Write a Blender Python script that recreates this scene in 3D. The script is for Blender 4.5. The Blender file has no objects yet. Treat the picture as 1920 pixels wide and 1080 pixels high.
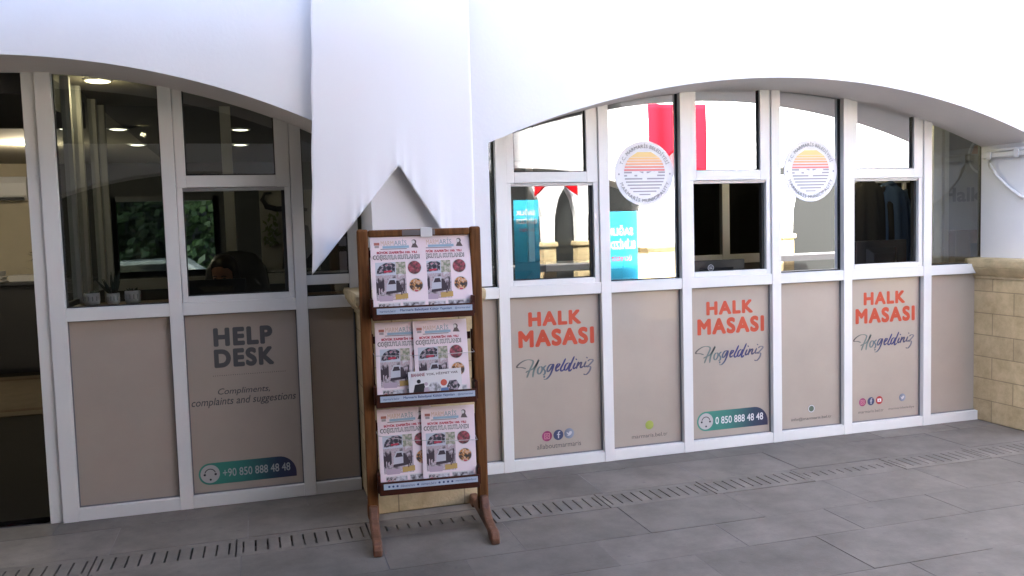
import bpy, bmesh, math, random
from mathutils import Vector, Matrix
random.seed(7)
S = bpy.context.scene
COL = S.collection
R = math.radians
# ------------------------------------------------------------------ camera
cam = bpy.data.objects.new('camera', bpy.data.cameras.new('camera'))
COL.objects.link(cam); S.camera = cam
RM = ((0.9574451877173252, 0.04807026921815888, -0.2845838395521249),
      (-0.28715797332706555, 0.05970295095387328, -0.956020844962123),
      (-0.028965684380455534, 0.9970580759738588, 0.07096606416928239))
CP = (0.7276, -4.9895, 1.5004)
cam.matrix_world = Matrix([list(RM[i]) + [CP[i]] for i in range(3)] + [[0, 0, 0, 1]])
cam.data.sensor_width = 36; cam.data.lens = 36 * 1614.38 / 1920
cam.data.clip_start = .05; cam.data.clip_end = 600
# ------------------------------------------------------------------ sky, sun, exposure
TRAVEL = Vector((.5, -.62, -.78)).normalized()
W = bpy.data.worlds.new('World'); S.world = W; W.use_nodes = True
nt = W.node_tree; bg = nt.nodes['Background']
sky = nt.nodes.new('ShaderNodeTexSky'); sky.sky_type = 'NISHITA'; sky.sun_disc = False
sky.sun_elevation = math.asin(-TRAVEL.z); sky.sun_rotation = math.atan2(-TRAVEL.x, -TRAVEL.y)
nt.links.new(sky.outputs[0], bg.inputs[0]); bg.inputs[1].default_value = .15; sky.dust_density = 7; sky.air_density = .5
sun = bpy.data.objects.new('sun', bpy.data.lights.new('sun', 'SUN')); COL.objects.link(sun)
sun.data.energy = 3.2; sun.data.angle = R(.5); sun.data.color = (1, .97, .86)
sun.rotation_euler = TRAVEL.to_track_quat('-Z', 'Y').to_euler()
S.view_settings.view_transform = 'Standard'; S.view_settings.look = 'None'
S.view_settings.exposure = 3.65; S.view_settings.gamma = 1
S.render.engine = 'CYCLES'
S.cycles.max_bounces = 10; S.cycles.diffuse_bounces = 5; S.cycles.glossy_bounces = 5
S.cycles.transparent_max_bounces = 16; S.cycles.caustics_reflective = False; S.cycles.caustics_refractive = False
# ------------------------------------------------------------------ materials
MATS = {}
def lin(h):
    if isinstance(h, str):
        v = [int(h[i:i + 2], 16) / 255 for i in (0, 2, 4)]
        return tuple(c / 12.92 if c <= .04045 else ((c + .055) / 1.055) ** 2.4 for c in v)
    return h
def mat(name, col, rough=.6, metal=0, var=0, vscale=6, bump=0, bscale=40, spec=.5, stretch=(1, 1, 1), dark=None, coat=0):
    if name in MATS: return MATS[name]
    m = bpy.data.materials.new(name); m.use_nodes = True; n = m.node_tree.nodes; L = m.node_tree.links
    b = n['Principled BSDF']; c = lin(col)
    b.inputs['Base Color'].default_value = (*c, 1); b.inputs['Roughness'].default_value = rough
    b.inputs['Metallic'].default_value = metal; b.inputs['Specular IOR Level'].default_value = spec
    b.inputs['Coat Weight'].default_value = coat
    if var or bump:
        tc = n.new('ShaderNodeTexCoord'); mp = n.new('ShaderNodeMapping'); mp.inputs['Scale'].default_value = stretch
        L.new(tc.outputs['Object'], mp.inputs[0])
    if var:
        t = n.new('ShaderNodeTexNoise'); t.inputs['Scale'].default_value = vscale; t.inputs['Detail'].default_value = 6
        t.inputs['Roughness'].default_value = .65
        L.new(mp.outputs[0], t.inputs['Vector'])
        r = n.new('ShaderNodeValToRGB'); r.color_ramp.elements[0].position = .32; r.color_ramp.elements[1].position = .68
        d = lin(dark) if dark else tuple(x * (1 - var) for x in c)
        r.color_ramp.elements[0].color = (*d, 1); r.color_ramp.elements[1].color = (*c, 1)
        L.new(t.outputs[0], r.inputs[0]); L.new(r.outputs[0], b.inputs['Base Color'])
    if bump:
        t2 = n.new('ShaderNodeTexNoise'); t2.inputs['Scale'].default_value = bscale; t2.inputs['Detail'].default_value = 5
        L.new(mp.outputs[0], t2.inputs['Vector'])
        bp = n.new('ShaderNodeBump'); bp.inputs['Strength'].default_value = bump; bp.inputs['Distance'].default_value = .01
        L.new(t2.outputs[0], bp.inputs['Height']); L.new(bp.outputs[0], b.inputs['Normal'])
    MATS[name] = m; return m
def emit(name, col, strength):
    m = bpy.data.materials.new(name); m.use_nodes = True; n = m.node_tree.nodes
    b = n['Principled BSDF']; b.inputs['Base Color'].default_value = (0.8, .8, .8, 1)
    b.inputs['Emission Color'].default_value = (*lin(col), 1); b.inputs['Emission Strength'].default_value = strength
    return m
def glassmat(name, ior, tint, rough=0.0):
    m = bpy.data.materials.new(name); m.use_nodes = True; n = m.node_tree.nodes; L = m.node_tree.links
    n.remove(n['Principled BSDF']); out = n['Material Output']
    fr = n.new('ShaderNodeFresnel'); fr.inputs['IOR'].default_value = ior
    tr = n.new('ShaderNodeBsdfTransparent'); tr.inputs[0].default_value = (*tint, 1)
    gl = n.new('ShaderNodeBsdfGlossy'); gl.inputs['Roughness'].default_value = rough; gl.inputs[0].default_value = (.95, .98, 1, 1)
    mx = n.new('ShaderNodeMixShader')
    L.new(fr.outputs[0], mx.inputs[0]); L.new(tr.outputs[0], mx.inputs[1]); L.new(gl.outputs[0], mx.inputs[2])
    L.new(mx.outputs[0], out.inputs[0])
    return m
def gradmat(name, stops, axis='x', rough=.4):
    """printed colour running across the decal (generated coordinates)"""
    m = bpy.data.materials.new(name); m.use_nodes = True; n = m.node_tree.nodes; L = m.node_tree.links
    tc = n.new('ShaderNodeTexCoord'); sp = n.new('ShaderNodeSeparateXYZ'); r = n.new('ShaderNodeValToRGB')
    L.new(tc.outputs['Generated'], sp.inputs[0]); L.new(sp.outputs['XYZ'.index(axis.upper())], r.inputs[0])
    cr = r.color_ramp
    while len(cr.elements) < len(stops): cr.elements.new(.5)
    for e, (p, c) in zip(cr.elements, stops): e.position = p; e.color = (*lin(c), 1)
    b = n['Principled BSDF']; b.inputs['Roughness'].default_value = rough; L.new(r.outputs[0], b.inputs['Base Color'])
    return m
def stonemat(name, base, dark, bw, bh, mortar, off=.5, axes='xz', shift=(0, 0)):
    m = bpy.data.materials.new(name); m.use_nodes = True; n = m.node_tree.nodes; L = m.node_tree.links
    tc = n.new('ShaderNodeTexCoord'); sp = n.new('ShaderNodeSeparateXYZ'); L.new(tc.outputs['Object'], sp.inputs[0])
    ad = n.new('ShaderNodeMath'); L.new(sp.outputs[0], ad.inputs[0]); L.new(sp.outputs[1], ad.inputs[1])   # x+y runs round the corner
    cb = n.new('ShaderNodeCombineXYZ'); L.new(ad.outputs[0], cb.inputs[0]); L.new(sp.outputs[2], cb.inputs[1])
    br = n.new('ShaderNodeTexBrick'); br.offset = off
    br.inputs['Color1'].default_value = (*lin(base), 1); br.inputs['Color2'].default_value = (*lin(dark), 1)
    br.inputs['Mortar'].default_value = (*[c * .55 for c in lin(base)], 1)
    br.inputs['Scale'].default_value = 1; br.inputs['Mortar Size'].default_value = mortar; br.inputs['Mortar Smooth'].default_value = .3
    br.inputs['Brick Width'].default_value = bw; br.inputs['Row Height'].default_value = bh
    L.new(cb.outputs[0], br.inputs['Vector'])
    ns = n.new('ShaderNodeTexNoise'); ns.inputs['Scale'].default_value = 9; ns.inputs['Detail'].default_value = 8; ns.inputs['Roughness'].default_value = .7
    L.new(tc.outputs['Object'], ns.inputs['Vector'])
    mx = n.new('ShaderNodeMix'); mx.data_type = 'RGBA'; mx.blend_type = 'MULTIPLY'; mx.inputs[0].default_value = 1
    rr = n.new('ShaderNodeValToRGB'); rr.color_ramp.elements[0].position = .3; rr.color_ramp.elements[0].color = (.70, .66, .60, 1)
    rr.color_ramp.elements[1].position = .65; rr.color_ramp.elements[1].color = (1.05, 1.02, 1, 1)
    L.new(ns.outputs[0], rr.inputs[0]); L.new(br.outputs[0], mx.inputs[6]); L.new(rr.outputs[0], mx.inputs[7])
    b = n['Principled BSDF']; b.inputs['Roughness'].default_value = .85; L.new(mx.outputs[2], b.inputs['Base Color'])
    n2 = n.new('ShaderNodeTexNoise'); n2.inputs['Scale'].default_value = 70; n2.inputs['Detail'].default_value = 4
    L.new(tc.outputs['Object'], n2.inputs['Vector'])
    sb = n.new('ShaderNodeMath'); sb.operation = 'SUBTRACT'; L.new(n2.outputs[0], sb.inputs[0]); L.new(br.outputs['Fac'], sb.inputs[1])
    bp = n.new('ShaderNodeBump'); bp.inputs['Strength'].default_value = .5; bp.inputs['Distance'].default_value = .006
    L.new(sb.outputs[0], bp.inputs['Height']); L.new(bp.outputs[0], b.inputs['Normal'])
    return m
def slabmat(name, c0, c1, stain):
    """one tone per slab, mottled with wear"""
    m = bpy.data.materials.new(name); m.use_nodes = True; n = m.node_tree.nodes; L = m.node_tree.links
    g = n.new('ShaderNodeNewGeometry'); r = n.new('ShaderNodeValToRGB')
    r.color_ramp.elements[0].color = (*c0, 1); r.color_ramp.elements[1].color = (*c1, 1)
    L.new(g.outputs['Random Per Island'], r.inputs[0])
    tc = n.new('ShaderNodeTexCoord')
    ns = n.new('ShaderNodeTexNoise'); ns.inputs['Scale'].default_value = 3.2; ns.inputs['Detail'].default_value = 9; ns.inputs['Roughness'].default_value = .7
    L.new(tc.outputs['Object'], ns.inputs['Vector'])
    rr = n.new('ShaderNodeValToRGB'); rr.color_ramp.elements[0].position = .33; rr.color_ramp.elements[0].color = (*stain, 1)
    rr.color_ramp.elements[1].position = .62; rr.color_ramp.elements[1].color = (1.05, 1.05, 1.05, 1)
    L.new(ns.outputs[0], rr.inputs[0])
    mx = n.new('ShaderNodeMix'); mx.data_type = 'RGBA'; mx.blend_type = 'MULTIPLY'; mx.inputs[0].default_value = 1
    L.new(r.outputs[0], mx.inputs[6]); L.new(rr.outputs[0], mx.inputs[7])
    sp_ = n.new('ShaderNodeTexNoise'); sp_.inputs['Scale'].default_value = 13; sp_.inputs['Detail'].default_value = 3; sp_.inputs['Roughness'].default_value = .6
    L.new(tc.outputs['Object'], sp_.inputs['Vector']); sr = n.new('ShaderNodeValToRGB')
    for e, (p, v) in zip(sr.color_ramp.elements, ((.28, 1), (.34, 0))): e.position = p; e.color = (v, v, v, 1)
    e = sr.color_ramp.elements.new(.68); e.color = (0, 0, 0, 1); e = sr.color_ramp.elements.new(.74); e.color = (1, 1, 1, 1)
    L.new(sp_.outputs[0], sr.inputs[0])
    m2 = n.new('ShaderNodeMix'); m2.data_type = 'RGBA'; m2.inputs[7].default_value = (.10, .092, .085, 1)
    fa = n.new('ShaderNodeMath'); fa.operation = 'MULTIPLY'; fa.inputs[1].default_value = .55; L.new(sr.outputs[0], fa.inputs[0])
    L.new(fa.outputs[0], m2.inputs[0]); L.new(mx.outputs[2], m2.inputs[6])
    b = n['Principled BSDF']; L.new(m2.outputs[2], b.inputs['Base Color']); b.inputs['Roughness'].default_value = .62; b.inputs['Specular IOR Level'].default_value = .35
    n2 = n.new('ShaderNodeTexNoise'); n2.inputs['Scale'].default_value = 110; n2.inputs['Detail'].default_value = 3
    L.new(tc.outputs['Object'], n2.inputs['Vector'])
    bp = n.new('ShaderNodeBump'); bp.inputs['Strength'].default_value = .25; bp.inputs['Distance'].default_value = .004
    L.new(n2.outputs[0], bp.inputs['Height']); L.new(bp.outputs[0], b.inputs['Normal'])
    return m
def printmat(name, stops, scale, detail=2):
    """printed photograph: blotches of ink"""
    m = bpy.data.materials.new(name); m.use_nodes = True; n = m.node_tree.nodes; L = m.node_tree.links
    tc = n.new('ShaderNodeTexCoord'); v = n.new('ShaderNodeTexNoise'); v.inputs['Scale'].default_value = scale; v.inputs['Detail'].default_value = detail
    v.inputs['Distortion'].default_value = .3
    L.new(tc.outputs['Object'], v.inputs['Vector']); r = n.new('ShaderNodeValToRGB'); cr = r.color_ramp; cr.interpolation = 'LINEAR'
    while len(cr.elements) < len(stops): cr.elements.new(.5)
    for e, (p, c) in zip(cr.elements, stops): e.position = p; e.color = (*lin(c), 1)
    L.new(v.outputs[0], r.inputs[0]); b = n['Principled BSDF']; b.inputs['Roughness'].default_value = .55; L.new(r.outputs[0], b.inputs['Base Color'])
    return m
PLASTER = mat('white_plaster', (.82, .82, .82), .8, var=.05, vscale=1.5, bump=.08, bscale=60)
ALU = mat('white_aluminium', (.77, .77, .745), .42, var=.06, vscale=3, stretch=(1, 1, .3), bump=.015, bscale=20)
RUBBER = mat('black_gasket', (.02, .02, .02), .7)
FILM = mat('frosted_film', (.42, .36, .30), .40, var=.09, vscale=2.2, coat=.3)
GLASS = glassmat('window_glass', 2.35, (.72, .76, .75))
GLASS_IN = glassmat('inner_glass', 1.22, (.8, .84, .84))
SOFFIT = mat('grey_soffit_plaster', (.80, .77, .76), .85, var=.05, vscale=2)
SAND = stonemat('yellow_sandstone', (.62, .51, .30), (.52, .42, .25), .36, .157, .004)
SANDCAP = mat('sandstone_cap', (.62, .50, .29), .85, var=.35, vscale=7, bump=.5, bscale=50)
WOOD = mat('varnished_wood', (.185, .075, .024), .55, spec=.15, var=.6, vscale=9, stretch=(4, 4, .35), bump=.12, bscale=30)
WOODD = mat('dark_wood', (.06, .017, .009), .55, spec=.15, var=.4, vscale=9, stretch=(.5, 4, 4), bump=.1)
SHELFW = mat('oak_sill', (.20, .11, .05), .5, var=.5, vscale=6, stretch=(.4, 4, 4))
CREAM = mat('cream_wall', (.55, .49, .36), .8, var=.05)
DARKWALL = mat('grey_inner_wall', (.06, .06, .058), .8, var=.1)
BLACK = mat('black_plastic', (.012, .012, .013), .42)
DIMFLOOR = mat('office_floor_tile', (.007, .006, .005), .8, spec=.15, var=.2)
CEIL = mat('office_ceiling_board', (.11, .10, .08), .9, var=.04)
# ------------------------------------------------------------------ mesh helpers
class MB:
    def __init__(s): s.v = []; s.f = []; s.sm = []
    def add(s, vs, fs, smooth=False):
        o = len(s.v); s.v += [tuple(p) for p in vs]; s.f += [[i + o for i in f] for f in fs]; s.sm += [smooth] * len(fs); return s
    def box(s, x0, x1, y0, y1, z0, z1):
        v = [(x, y, z) for x in (x0, x1) for y in (y0, y1) for z in (z0, z1)]
        return s.add(v, [(0, 1, 3, 2), (4, 6, 7, 5), (0, 4, 5, 1), (2, 3, 7, 6), (0, 2, 6, 4), (1, 5, 7, 3)])
    def quad(s, *p): return s.add(p, [tuple(range(len(p)))])
    def prism(s, poly, y0, y1):
        """poly: (x,z) list, extruded along y"""
        n = len(poly)
        v = [(x, y0, z) for x, z in poly] + [(x, y1, z) for x, z in poly]
        return s.add(v, [tuple(range(n)), tuple(range(2 * n - 1, n - 1, -1))] + [(i, i + n, (i + 1) % n + n, (i + 1) % n) for i in range(n)])
    def rings(s, rings, caps=True, smooth=True):
        n = len(rings[0]); v = [p for r in rings for p in r]; f = []
        for k in range(len(rings) - 1):
            for i in range(n):
                f.append((k * n + i, k * n + (i + 1) % n, (k + 1) * n + (i + 1) % n, (k + 1) * n + i))
        if caps: f += [tuple(range(n - 1, -1, -1)), tuple(range((len(rings) - 1) * n, len(rings) * n))]
        return s.add(v, f, smooth)
    def lathe(s, prof, c=(0, 0, 0), n=24):
        return s.rings([[(c[0] + r * math.cos(2 * math.pi * i / n), c[1] + r * math.sin(2 * math.pi * i / n), c[2] + z) for i in range(n)] for r, z in prof])
    def tube(s, path, r, n=10):
        path = [Vector(p) for p in path]; rr = r if isinstance(r, (list, tuple)) else [r] * len(path); rings = []
        up = Vector((0, 0, 1))
        for i, p in enumerate(path):
            t = (path[min(i + 1, len(path) - 1)] - path[max(i - 1, 0)]).normalized()
            a = t.cross(up) if abs(t.dot(up)) < .95 else t.cross(Vector((0, 1, 0)))
            a.normalize(); b = t.cross(a)
            rings.append([tuple(p + (a * math.cos(2 * math.pi * k / n) + b * math.sin(2 * math.pi * k / n)) * rr[i]) for k in range(n)])
        return s.rings(rings)
    def build(s, name, m, parent=None, bevel=0, seg=2):
        me = bpy.data.meshes.new(name); me.from_pydata(s.v, [], s.f); me.update()
        me.polygons.foreach_set('use_smooth', s.sm)
        bm = bmesh.new(); bm.from_mesh(me); bmesh.ops.recalc_face_normals(bm, faces=bm.faces); bm.to_mesh(me); bm.free()
        if m: me.materials.append(m)
        o = bpy.data.objects.new(name, me); COL.objects.link(o)
        if parent: o.parent = parent
        if bevel:
            md = o.modifiers.new('bevel', 'BEVEL'); md.width = bevel; md.segments = seg; md.limit_method = 'ANGLE'
        return o
def B(name, m, parent, *boxes, bevel=0):
    mb = MB()
    for b in boxes: mb.box(*b)
    return mb.build(name, m, parent, bevel)
def tag(o, label, cat, group=None, kind=None):
    o['label'] = label; o['category'] = cat
    if group: o['group'] = group
    if kind: o['kind'] = kind
    return o
def struct(o): o['kind'] = 'structure'; return o
def thing(name, label, cat, loc=(0, 0, 0), rz=0, group=None):
    o = bpy.data.objects.new(name, None); COL.objects.link(o); o.location = loc; o.rotation_euler = (0, 0, rz)
    o.empty_display_size = .1
    return tag(o, label, cat, group)
def copy_tree(o, parent=None):
    c = o.copy(); COL.objects.link(c)
    if parent: c.parent = parent
    for ch in list(o.children): copy_tree(ch, c)
    return c
def text_mesh(body, bold=0, shear=0, spacing=1, res=3):
    """flat lettering mesh; bold thickens the strokes by overlaying shifted copies a hair apart"""
    cu = bpy.data.curves.new('lettering', 'FONT'); cu.body = body; cu.size = 1; cu.shear = shear
    cu.space_character = spacing; cu.resolution_u = res; cu.fill_mode = 'FRONT'; cu.align_x = 'LEFT'
    o = bpy.data.objects.new('lettering', cu); COL.objects.link(o)
    dg = bpy.context.evaluated_depsgraph_get(); me = bpy.data.meshes.new_from_object(o.evaluated_get(dg))
    bpy.data.objects.remove(o); bpy.data.curves.remove(cu)
    if bold > 0:
        V = [tuple(v.co) for v in me.vertices]; F = [list(p.vertices) for p in me.polygons]; n = len(V)
        k = 12 if bold >= .03 else 4; vs = list(V); fs = list(F)
        for i in range(k):
            a = 2 * math.pi * (i + .5) / k
            vs += [(x + bold * math.cos(a), y + bold * math.sin(a), (i + 1.) ) for x, y, z in V]; fs += [[q + n * (i + 1) for q in f] for f in F]
        bpy.data.meshes.remove(me); me = bpy.data.meshes.new('lettering'); me.from_pydata(vs, [], fs)
    return me
def text(name, body, x0, x1, z0, z1, y, m, parent=None, bold=0, shear=0, spacing=1, flip=False, res=3):
    """lettering lying on a wall plane (facing -y; facing +y when flip), filling the given box"""
    me = text_mesh(body, bold, shear, spacing, res)
    vs = [v.co.copy() for v in me.vertices]
    ax = min(v.x for v in vs); bx = max(v.x for v in vs); az = min(v.y for v in vs); bz = max(v.y for v in vs)
    for v in me.vertices:
        u = (v.co.x - ax) / (bx - ax); w = (v.co.y - az) / (bz - az)
        if flip: u = 1 - u
        v.co = (x0 + u * (x1 - x0), y - v.co.z * .00004 * (-1 if flip else 1), z0 + w * (z1 - z0))
    me.materials.clear(); me.materials.append(m); me.name = name
    o = bpy.data.objects.new(name, me); COL.objects.link(o)
    if parent: o.parent = parent
    return o
def smooth_path(P, k=5):
    if len(P) < 3:
        return [tuple(P[0][i] + (P[1][i] - P[0][i]) * t / k for i in (0, 1)) for t in range(k + 1)]
    out = []; n = len(P)
    for i in range(n - 1):
        p0 = P[max(i - 1, 0)]; p1 = P[i]; p2 = P[i + 1]; p3 = P[min(i + 2, n - 1)]
        for j in range(k):
            t = j / k
            out.append(tuple(.5 * (2 * p1[a] + (p2[a] - p0[a]) * t + (2 * p0[a] - 5 * p1[a] + 4 * p2[a] - p3[a]) * t * t + (3 * p1[a] - p0[a] - 3 * p2[a] + p3[a]) * t ** 3) for a in (0, 1)))
    return out + [tuple(P[-1])]
def disc(mb, cx, cz, r, y, n=32, r2=None, a0=0, a1=2 * math.pi):
    if r2 is None:
        return mb.add([(cx + r * math.cos(2 * math.pi * i / n), y, cz + r * math.sin(2 * math.pi * i / n)) for i in range(n)], [tuple(range(n))])
    v = []
    for i in range(n + 1):
        a = a0 + (a1 - a0) * i / n
        v += [(cx + r * math.cos(a), y, cz + r * math.sin(a)), (cx + r2 * math.cos(a), y, cz + r2 * math.sin(a))]
    return mb.add(v, [(2 * i, 2 * i + 1, 2 * i + 3, 2 * i + 2) for i in range(n)])
# ------------------------------------------------------------------ ground
XL, XR = -7., 15.
g = struct(MB().quad((-300, -300, -.03), (300, -300, -.03), (300, 300, -.03), (-300, 300, -.03)).build('ground', mat('dusty_ground', (.16, .15, .14), .9, var=.3)))
JOINT = mat('mortar_joint', (.30, .28, .265), .9, var=.8, vscale=1.3)
SLAB = slabmat('andesite_slab', (.163, .147, .124), (.216, .194, .165), (.66, .65, .64))
pv = MB()
rows = [(0.02, -.2, .31), (-.2, -.6, .63), (-.85, -1.265, .60), (-1.265, -1.58, .94), (-1.58, -1.99, .66)]
y = -1.99; hs = [.32, .41, .42, .31]; k = 0
while y > -9:
    rows.append((y, y - hs[k % 4], random.uniform(0, .63))); y -= hs[k % 4]; k += 1
for (ya, yb, ph) in rows:
    x = XL + (ph - XL) % .635 - .635
    i = 0
    while x < XR:
        l = .635 if ya > -2 else .635 * random.choice((1, 1, 1, .8, 1.25))
        q = random.choice((.0015, .002, .003, .004)); dz = random.uniform(-.001, .0015)
        pv.box(max(x, XL) + q, x + l - q, yb + .002, ya - .002, -.025, dz)
        x += l; i += 1
pave = struct(pv.build('pavement', SLAB))
bed = struct(B('pavement_bed', JOINT, None, (XL, XR, -9, -.85, -.028, -.0014), (XL, XR, -.6, .02, -.028, -.0014)))
ch = struct(B('drain_channel', mat('drain_dark', (.012, .012, .012), .9), None, (XL, XR, -.85, -.6, -.2, -.12)))
# slotted stone covers over the drain
def drain_cover(short):
    mb = MB(); L = .63; ax = .045 if not short else .085
    mb.box(.003, L - .003, -.122, -.122 + ax, -.05, 0); mb.box(.003, L - .003, .122 - ax, .122, -.05, 0)
    n = 11; p = (L - .006) / n
    for i in range(n + 1):
        a = .003 + i * p - (p / 2 - .0045 if i else 0); b = .003 + i * p + (p / 2 - .0045 if i < n else 0)
        mb.box(a, b, -.1218 + ax, .1218 - ax, -.05, -.0004)
    return mb
near = ['at the far left before the open doorway', 'in front of the plain dark panel left of HELP DESK', 'in front of the HELP DESK panel', 'left of the newspaper stand feet', 'under the newspaper stand with short slots', 'right of the newspaper stand feet', 'before the leftmost orange HALK MASASI panel', 'before the panel with the yellow green ball', 'before the middle HALK MASASI panel with the phone number', 'right of the phone number panel with short slots', 'before the rightmost HALK MASASI panel', 'before the plain brownish end panel', 'beside the yellow stone plinth at the right edge']
for i, nm in enumerate(near):
    x = -1.95 + i * .632
    o = drain_cover(i in (5, 9)).build('drain_cover', SLAB)
    o.location = (x, -.725, random.uniform(-.002, .001)); o.rotation_euler.z = random.uniform(-.006, .006)
    tag(o, 'slotted grey stone drain cover ' + nm, 'drain cover', 'slotted stone drain covers along the wall')
oth = MB()
for a, b in ((XL, -1.96), (6.27, XR)): oth.box(a, b, -.85, -.6, -.03, -.001)
struct(oth.build('drain_channel_lid', SLAB))
# ------------------------------------------------------------------ arcade walls
def arc_z(a, x):
    cx, zc, r, xl, xr = a
    return zc + math.sqrt(max(r * r - (x - cx) ** 2, 0))
def arcade(label, y0, y1, arches, x0, x1, top, base, plain_soffit, face_first):
    """white wall with shallow arches between y0 (street side) and y1; the pier shafts reach down to `base`"""
    t = thing('arcade_wall', label, 'wall')
    xs = [x0]
    pier = MB(); face = MB()
    cur = x0
    for n, a in enumerate(arches):
        xl, xr = a[3], a[4]
        pier.box(cur, xl, y0, y1, base, arc_z(a, xl) if n or True else base)
        zl = arc_z(a, xl)
        face.box(cur, xl, y0, y1, max(zl, arc_z(arches[n - 1], cur) if n else zl) , top) if False else None
        N = 48
        pts = [(xl + (xr - xl) * i / N) for i in range(N + 1)]
        so = MB()
        v = []
        for x in pts: v += [(x, y0 + .001 * (1 if y1 > y0 else -1), arc_z(a, x)), (x, y1, arc_z(a, x))]
        so.add(v, [(2 * i, 2 * i + 1, 2 * i + 3, 2 * i + 2) for i in range(N)], True)
        so.build('arch_soffit', SOFFIT if plain_soffit else PLASTER, t)
        face.add([(x, y0, arc_z(a, x)) for x in pts] + [(x, y0, top) for x in pts], [(i, i + 1, N + 2 + i, N + 1 + i) for i in range(N)])
        face.add([(x, y1, arc_z(a, x)) for x in pts] + [(x, y1, top) for x in pts], [(i, i + 1, N + 2 + i, N + 1 + i) for i in range(N)])
        # wall above this pier
        face.quad((cur, y0, zl), (xl, y0, zl), (xl, y0, top), (cur, y0, top))
        cur = xr
    zr = arc_z(arches[-1], cur)
    pier.box(cur, x1, y0, y1, base, zr); face.quad((cur, y0, zr), (x1, y0, zr), (x1, y0, top), (cur, y0, top))
    face.quad((x0, y0, top), (x1, y0, top), (x1, y1, top), (x0, y1, top))
    face.build('plaster_face', PLASTER, t)
    # one shaft per pier
    for k in range(len(pier.v) // 8):
        m = MB(); m.v = pier.v[k * 8:k * 8 + 8]; m.f = [[i - k * 8 for i in f] for f in pier.f[k * 6:k * 6 + 6]]; m.sm = [False] * 6
        m.build('pier_shaft', PLASTER, t)
    return t
def plinth(x0, x1, y0, y1, label, group=None, loc=None):
    """sandstone plinth with a moulded cap; y0 is the street side"""
    t = thing('stone_plinth', label, 'plinth', group=group)
    B('shaft', SAND, t, (x0, x1, min(y0, y1), max(y0, y1), 0, 1.035), bevel=.008)
    sg = 1 if y1 > y0 else -1
    def ring(o, z):
        a = y0 - o * sg
        return [(x0 - o, a, z), (x1 + o, a, z), (x1 + o, y1, z), (x0 - o, y1, z)]
    MB().rings([ring(*p) for p in [(.006, 1.035), (.006, 1.052), (.02, 1.062), (.035, 1.085), (.05, 1.105), (.05, 1.112), (.058, 1.118), (.062, 1.135), (.062, 1.165), (.056, 1.178), (-.06, 1.182)]], smooth=False).build('cap', SANDCAP, t)
    return t
RA = (3.893, -2.6257, 4.969, 1.965, 5.77)
LA = (-.36, -1.15, 3.51, -2.62, 1.325)
front = arcade('white plaster wall above the office windows with two shallow arches', -.46, .02, [LA, RA], -4.2, 9.5, 4.2, 1.18, True, True)
B('sun_block_mass', PLASTER, front, (-4.2, 9.5, -.44, 7.2, 4.201, 7.4))  # unseen mass added to cast sun shade over the passage
B('sun_block_tower', PLASTER, front, (-14, -2.45, -.2, 1.6, 7.401, 16))  # invented unseen block, keeps the sun off the opposite wall's left part
plinth(1.272, 1.838, -.5, .05, 'yellow sandstone plinth with moulded cap right behind the newspaper stand', 'sandstone plinths of the front arcade')
plinth(5.72, 6.6, -.56, .05, 'yellow sandstone plinth with moulded cap at the right edge', 'sandstone plinths of the front arcade')
# opposite arcade, seen mirrored in the window glass
OA = [(c, -2.6257, 4.969, c - 1.93, c + 1.93) for c in (-4.45, .05, 4.55, 9.1, 13.6)]
opp = arcade('sunlit white arcade across the passage, mirrored in the window glass', -7.0, -7.5, OA, -9, 18, 3.5, 1.18, True, True)
for k, px in enumerate((-2.2, 2.3, 6.83, 11.35)):
    plinth(px - .33, px + .33, -6.96, -7.5, 'yellow stone plinth of the opposite arcade mirrored in glass', 'sandstone plinths of the opposite arcade')
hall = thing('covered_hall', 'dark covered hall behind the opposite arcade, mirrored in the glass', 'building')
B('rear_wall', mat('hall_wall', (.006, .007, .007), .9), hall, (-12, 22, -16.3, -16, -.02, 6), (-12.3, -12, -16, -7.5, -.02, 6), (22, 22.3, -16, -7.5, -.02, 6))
B('roof', mat('hall_roof', (.08, .08, .08), .9), hall, (-12, 22, -11, -7.51, 3.1, 3.25), (-12, 3.2, -16, -11.001, 3.1, 3.25))  # deeper slab on the left added to keep the sun out
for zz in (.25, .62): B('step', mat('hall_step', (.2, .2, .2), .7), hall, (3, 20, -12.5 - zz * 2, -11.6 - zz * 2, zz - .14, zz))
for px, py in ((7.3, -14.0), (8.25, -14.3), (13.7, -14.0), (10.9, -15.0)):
    t = thing('far_pier', 'slender white pier with a yellow stone base far behind the opposite arcade', 'pier', (px, py, 0), group='far piers mirrored in the glass')
    B('base', SAND, t, (-.15, .15, -.15, .15, 0, 1.0)); B('cap', SANDCAP, t, (-.2, .2, -.2, .2, 1.001, 1.12), bevel=.03)
    MB().prism([(-.13, 1.121), (.13, 1.121), (.15, 1.7), (.24, 2.1), (.5, 2.6), (-.5, 2.6), (-.24, 2.1), (-.15, 1.7)], -.12, .12).build('shaft', PLASTER, t)
# unseen boards added to keep light off the left side (out of the frame)
blocker = thing('sky_blocker', 'added unseen board overhead shading the left side of the passage', 'light blocker')
B('sky_blocker_panel', mat('sky_blocker_board', (.035, .035, .04), .8), blocker, (-9, 1.9, -6.99, -1.05, 2.70, 2.82))
B('sky_blocker_end', mat('sky_blocker_grey', (.05, .05, .05), .9), blocker, (-9.3, -9.001, -7.5, .5, 0, 6))  # unseen dark sheet added to stop sky light from the left end
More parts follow.
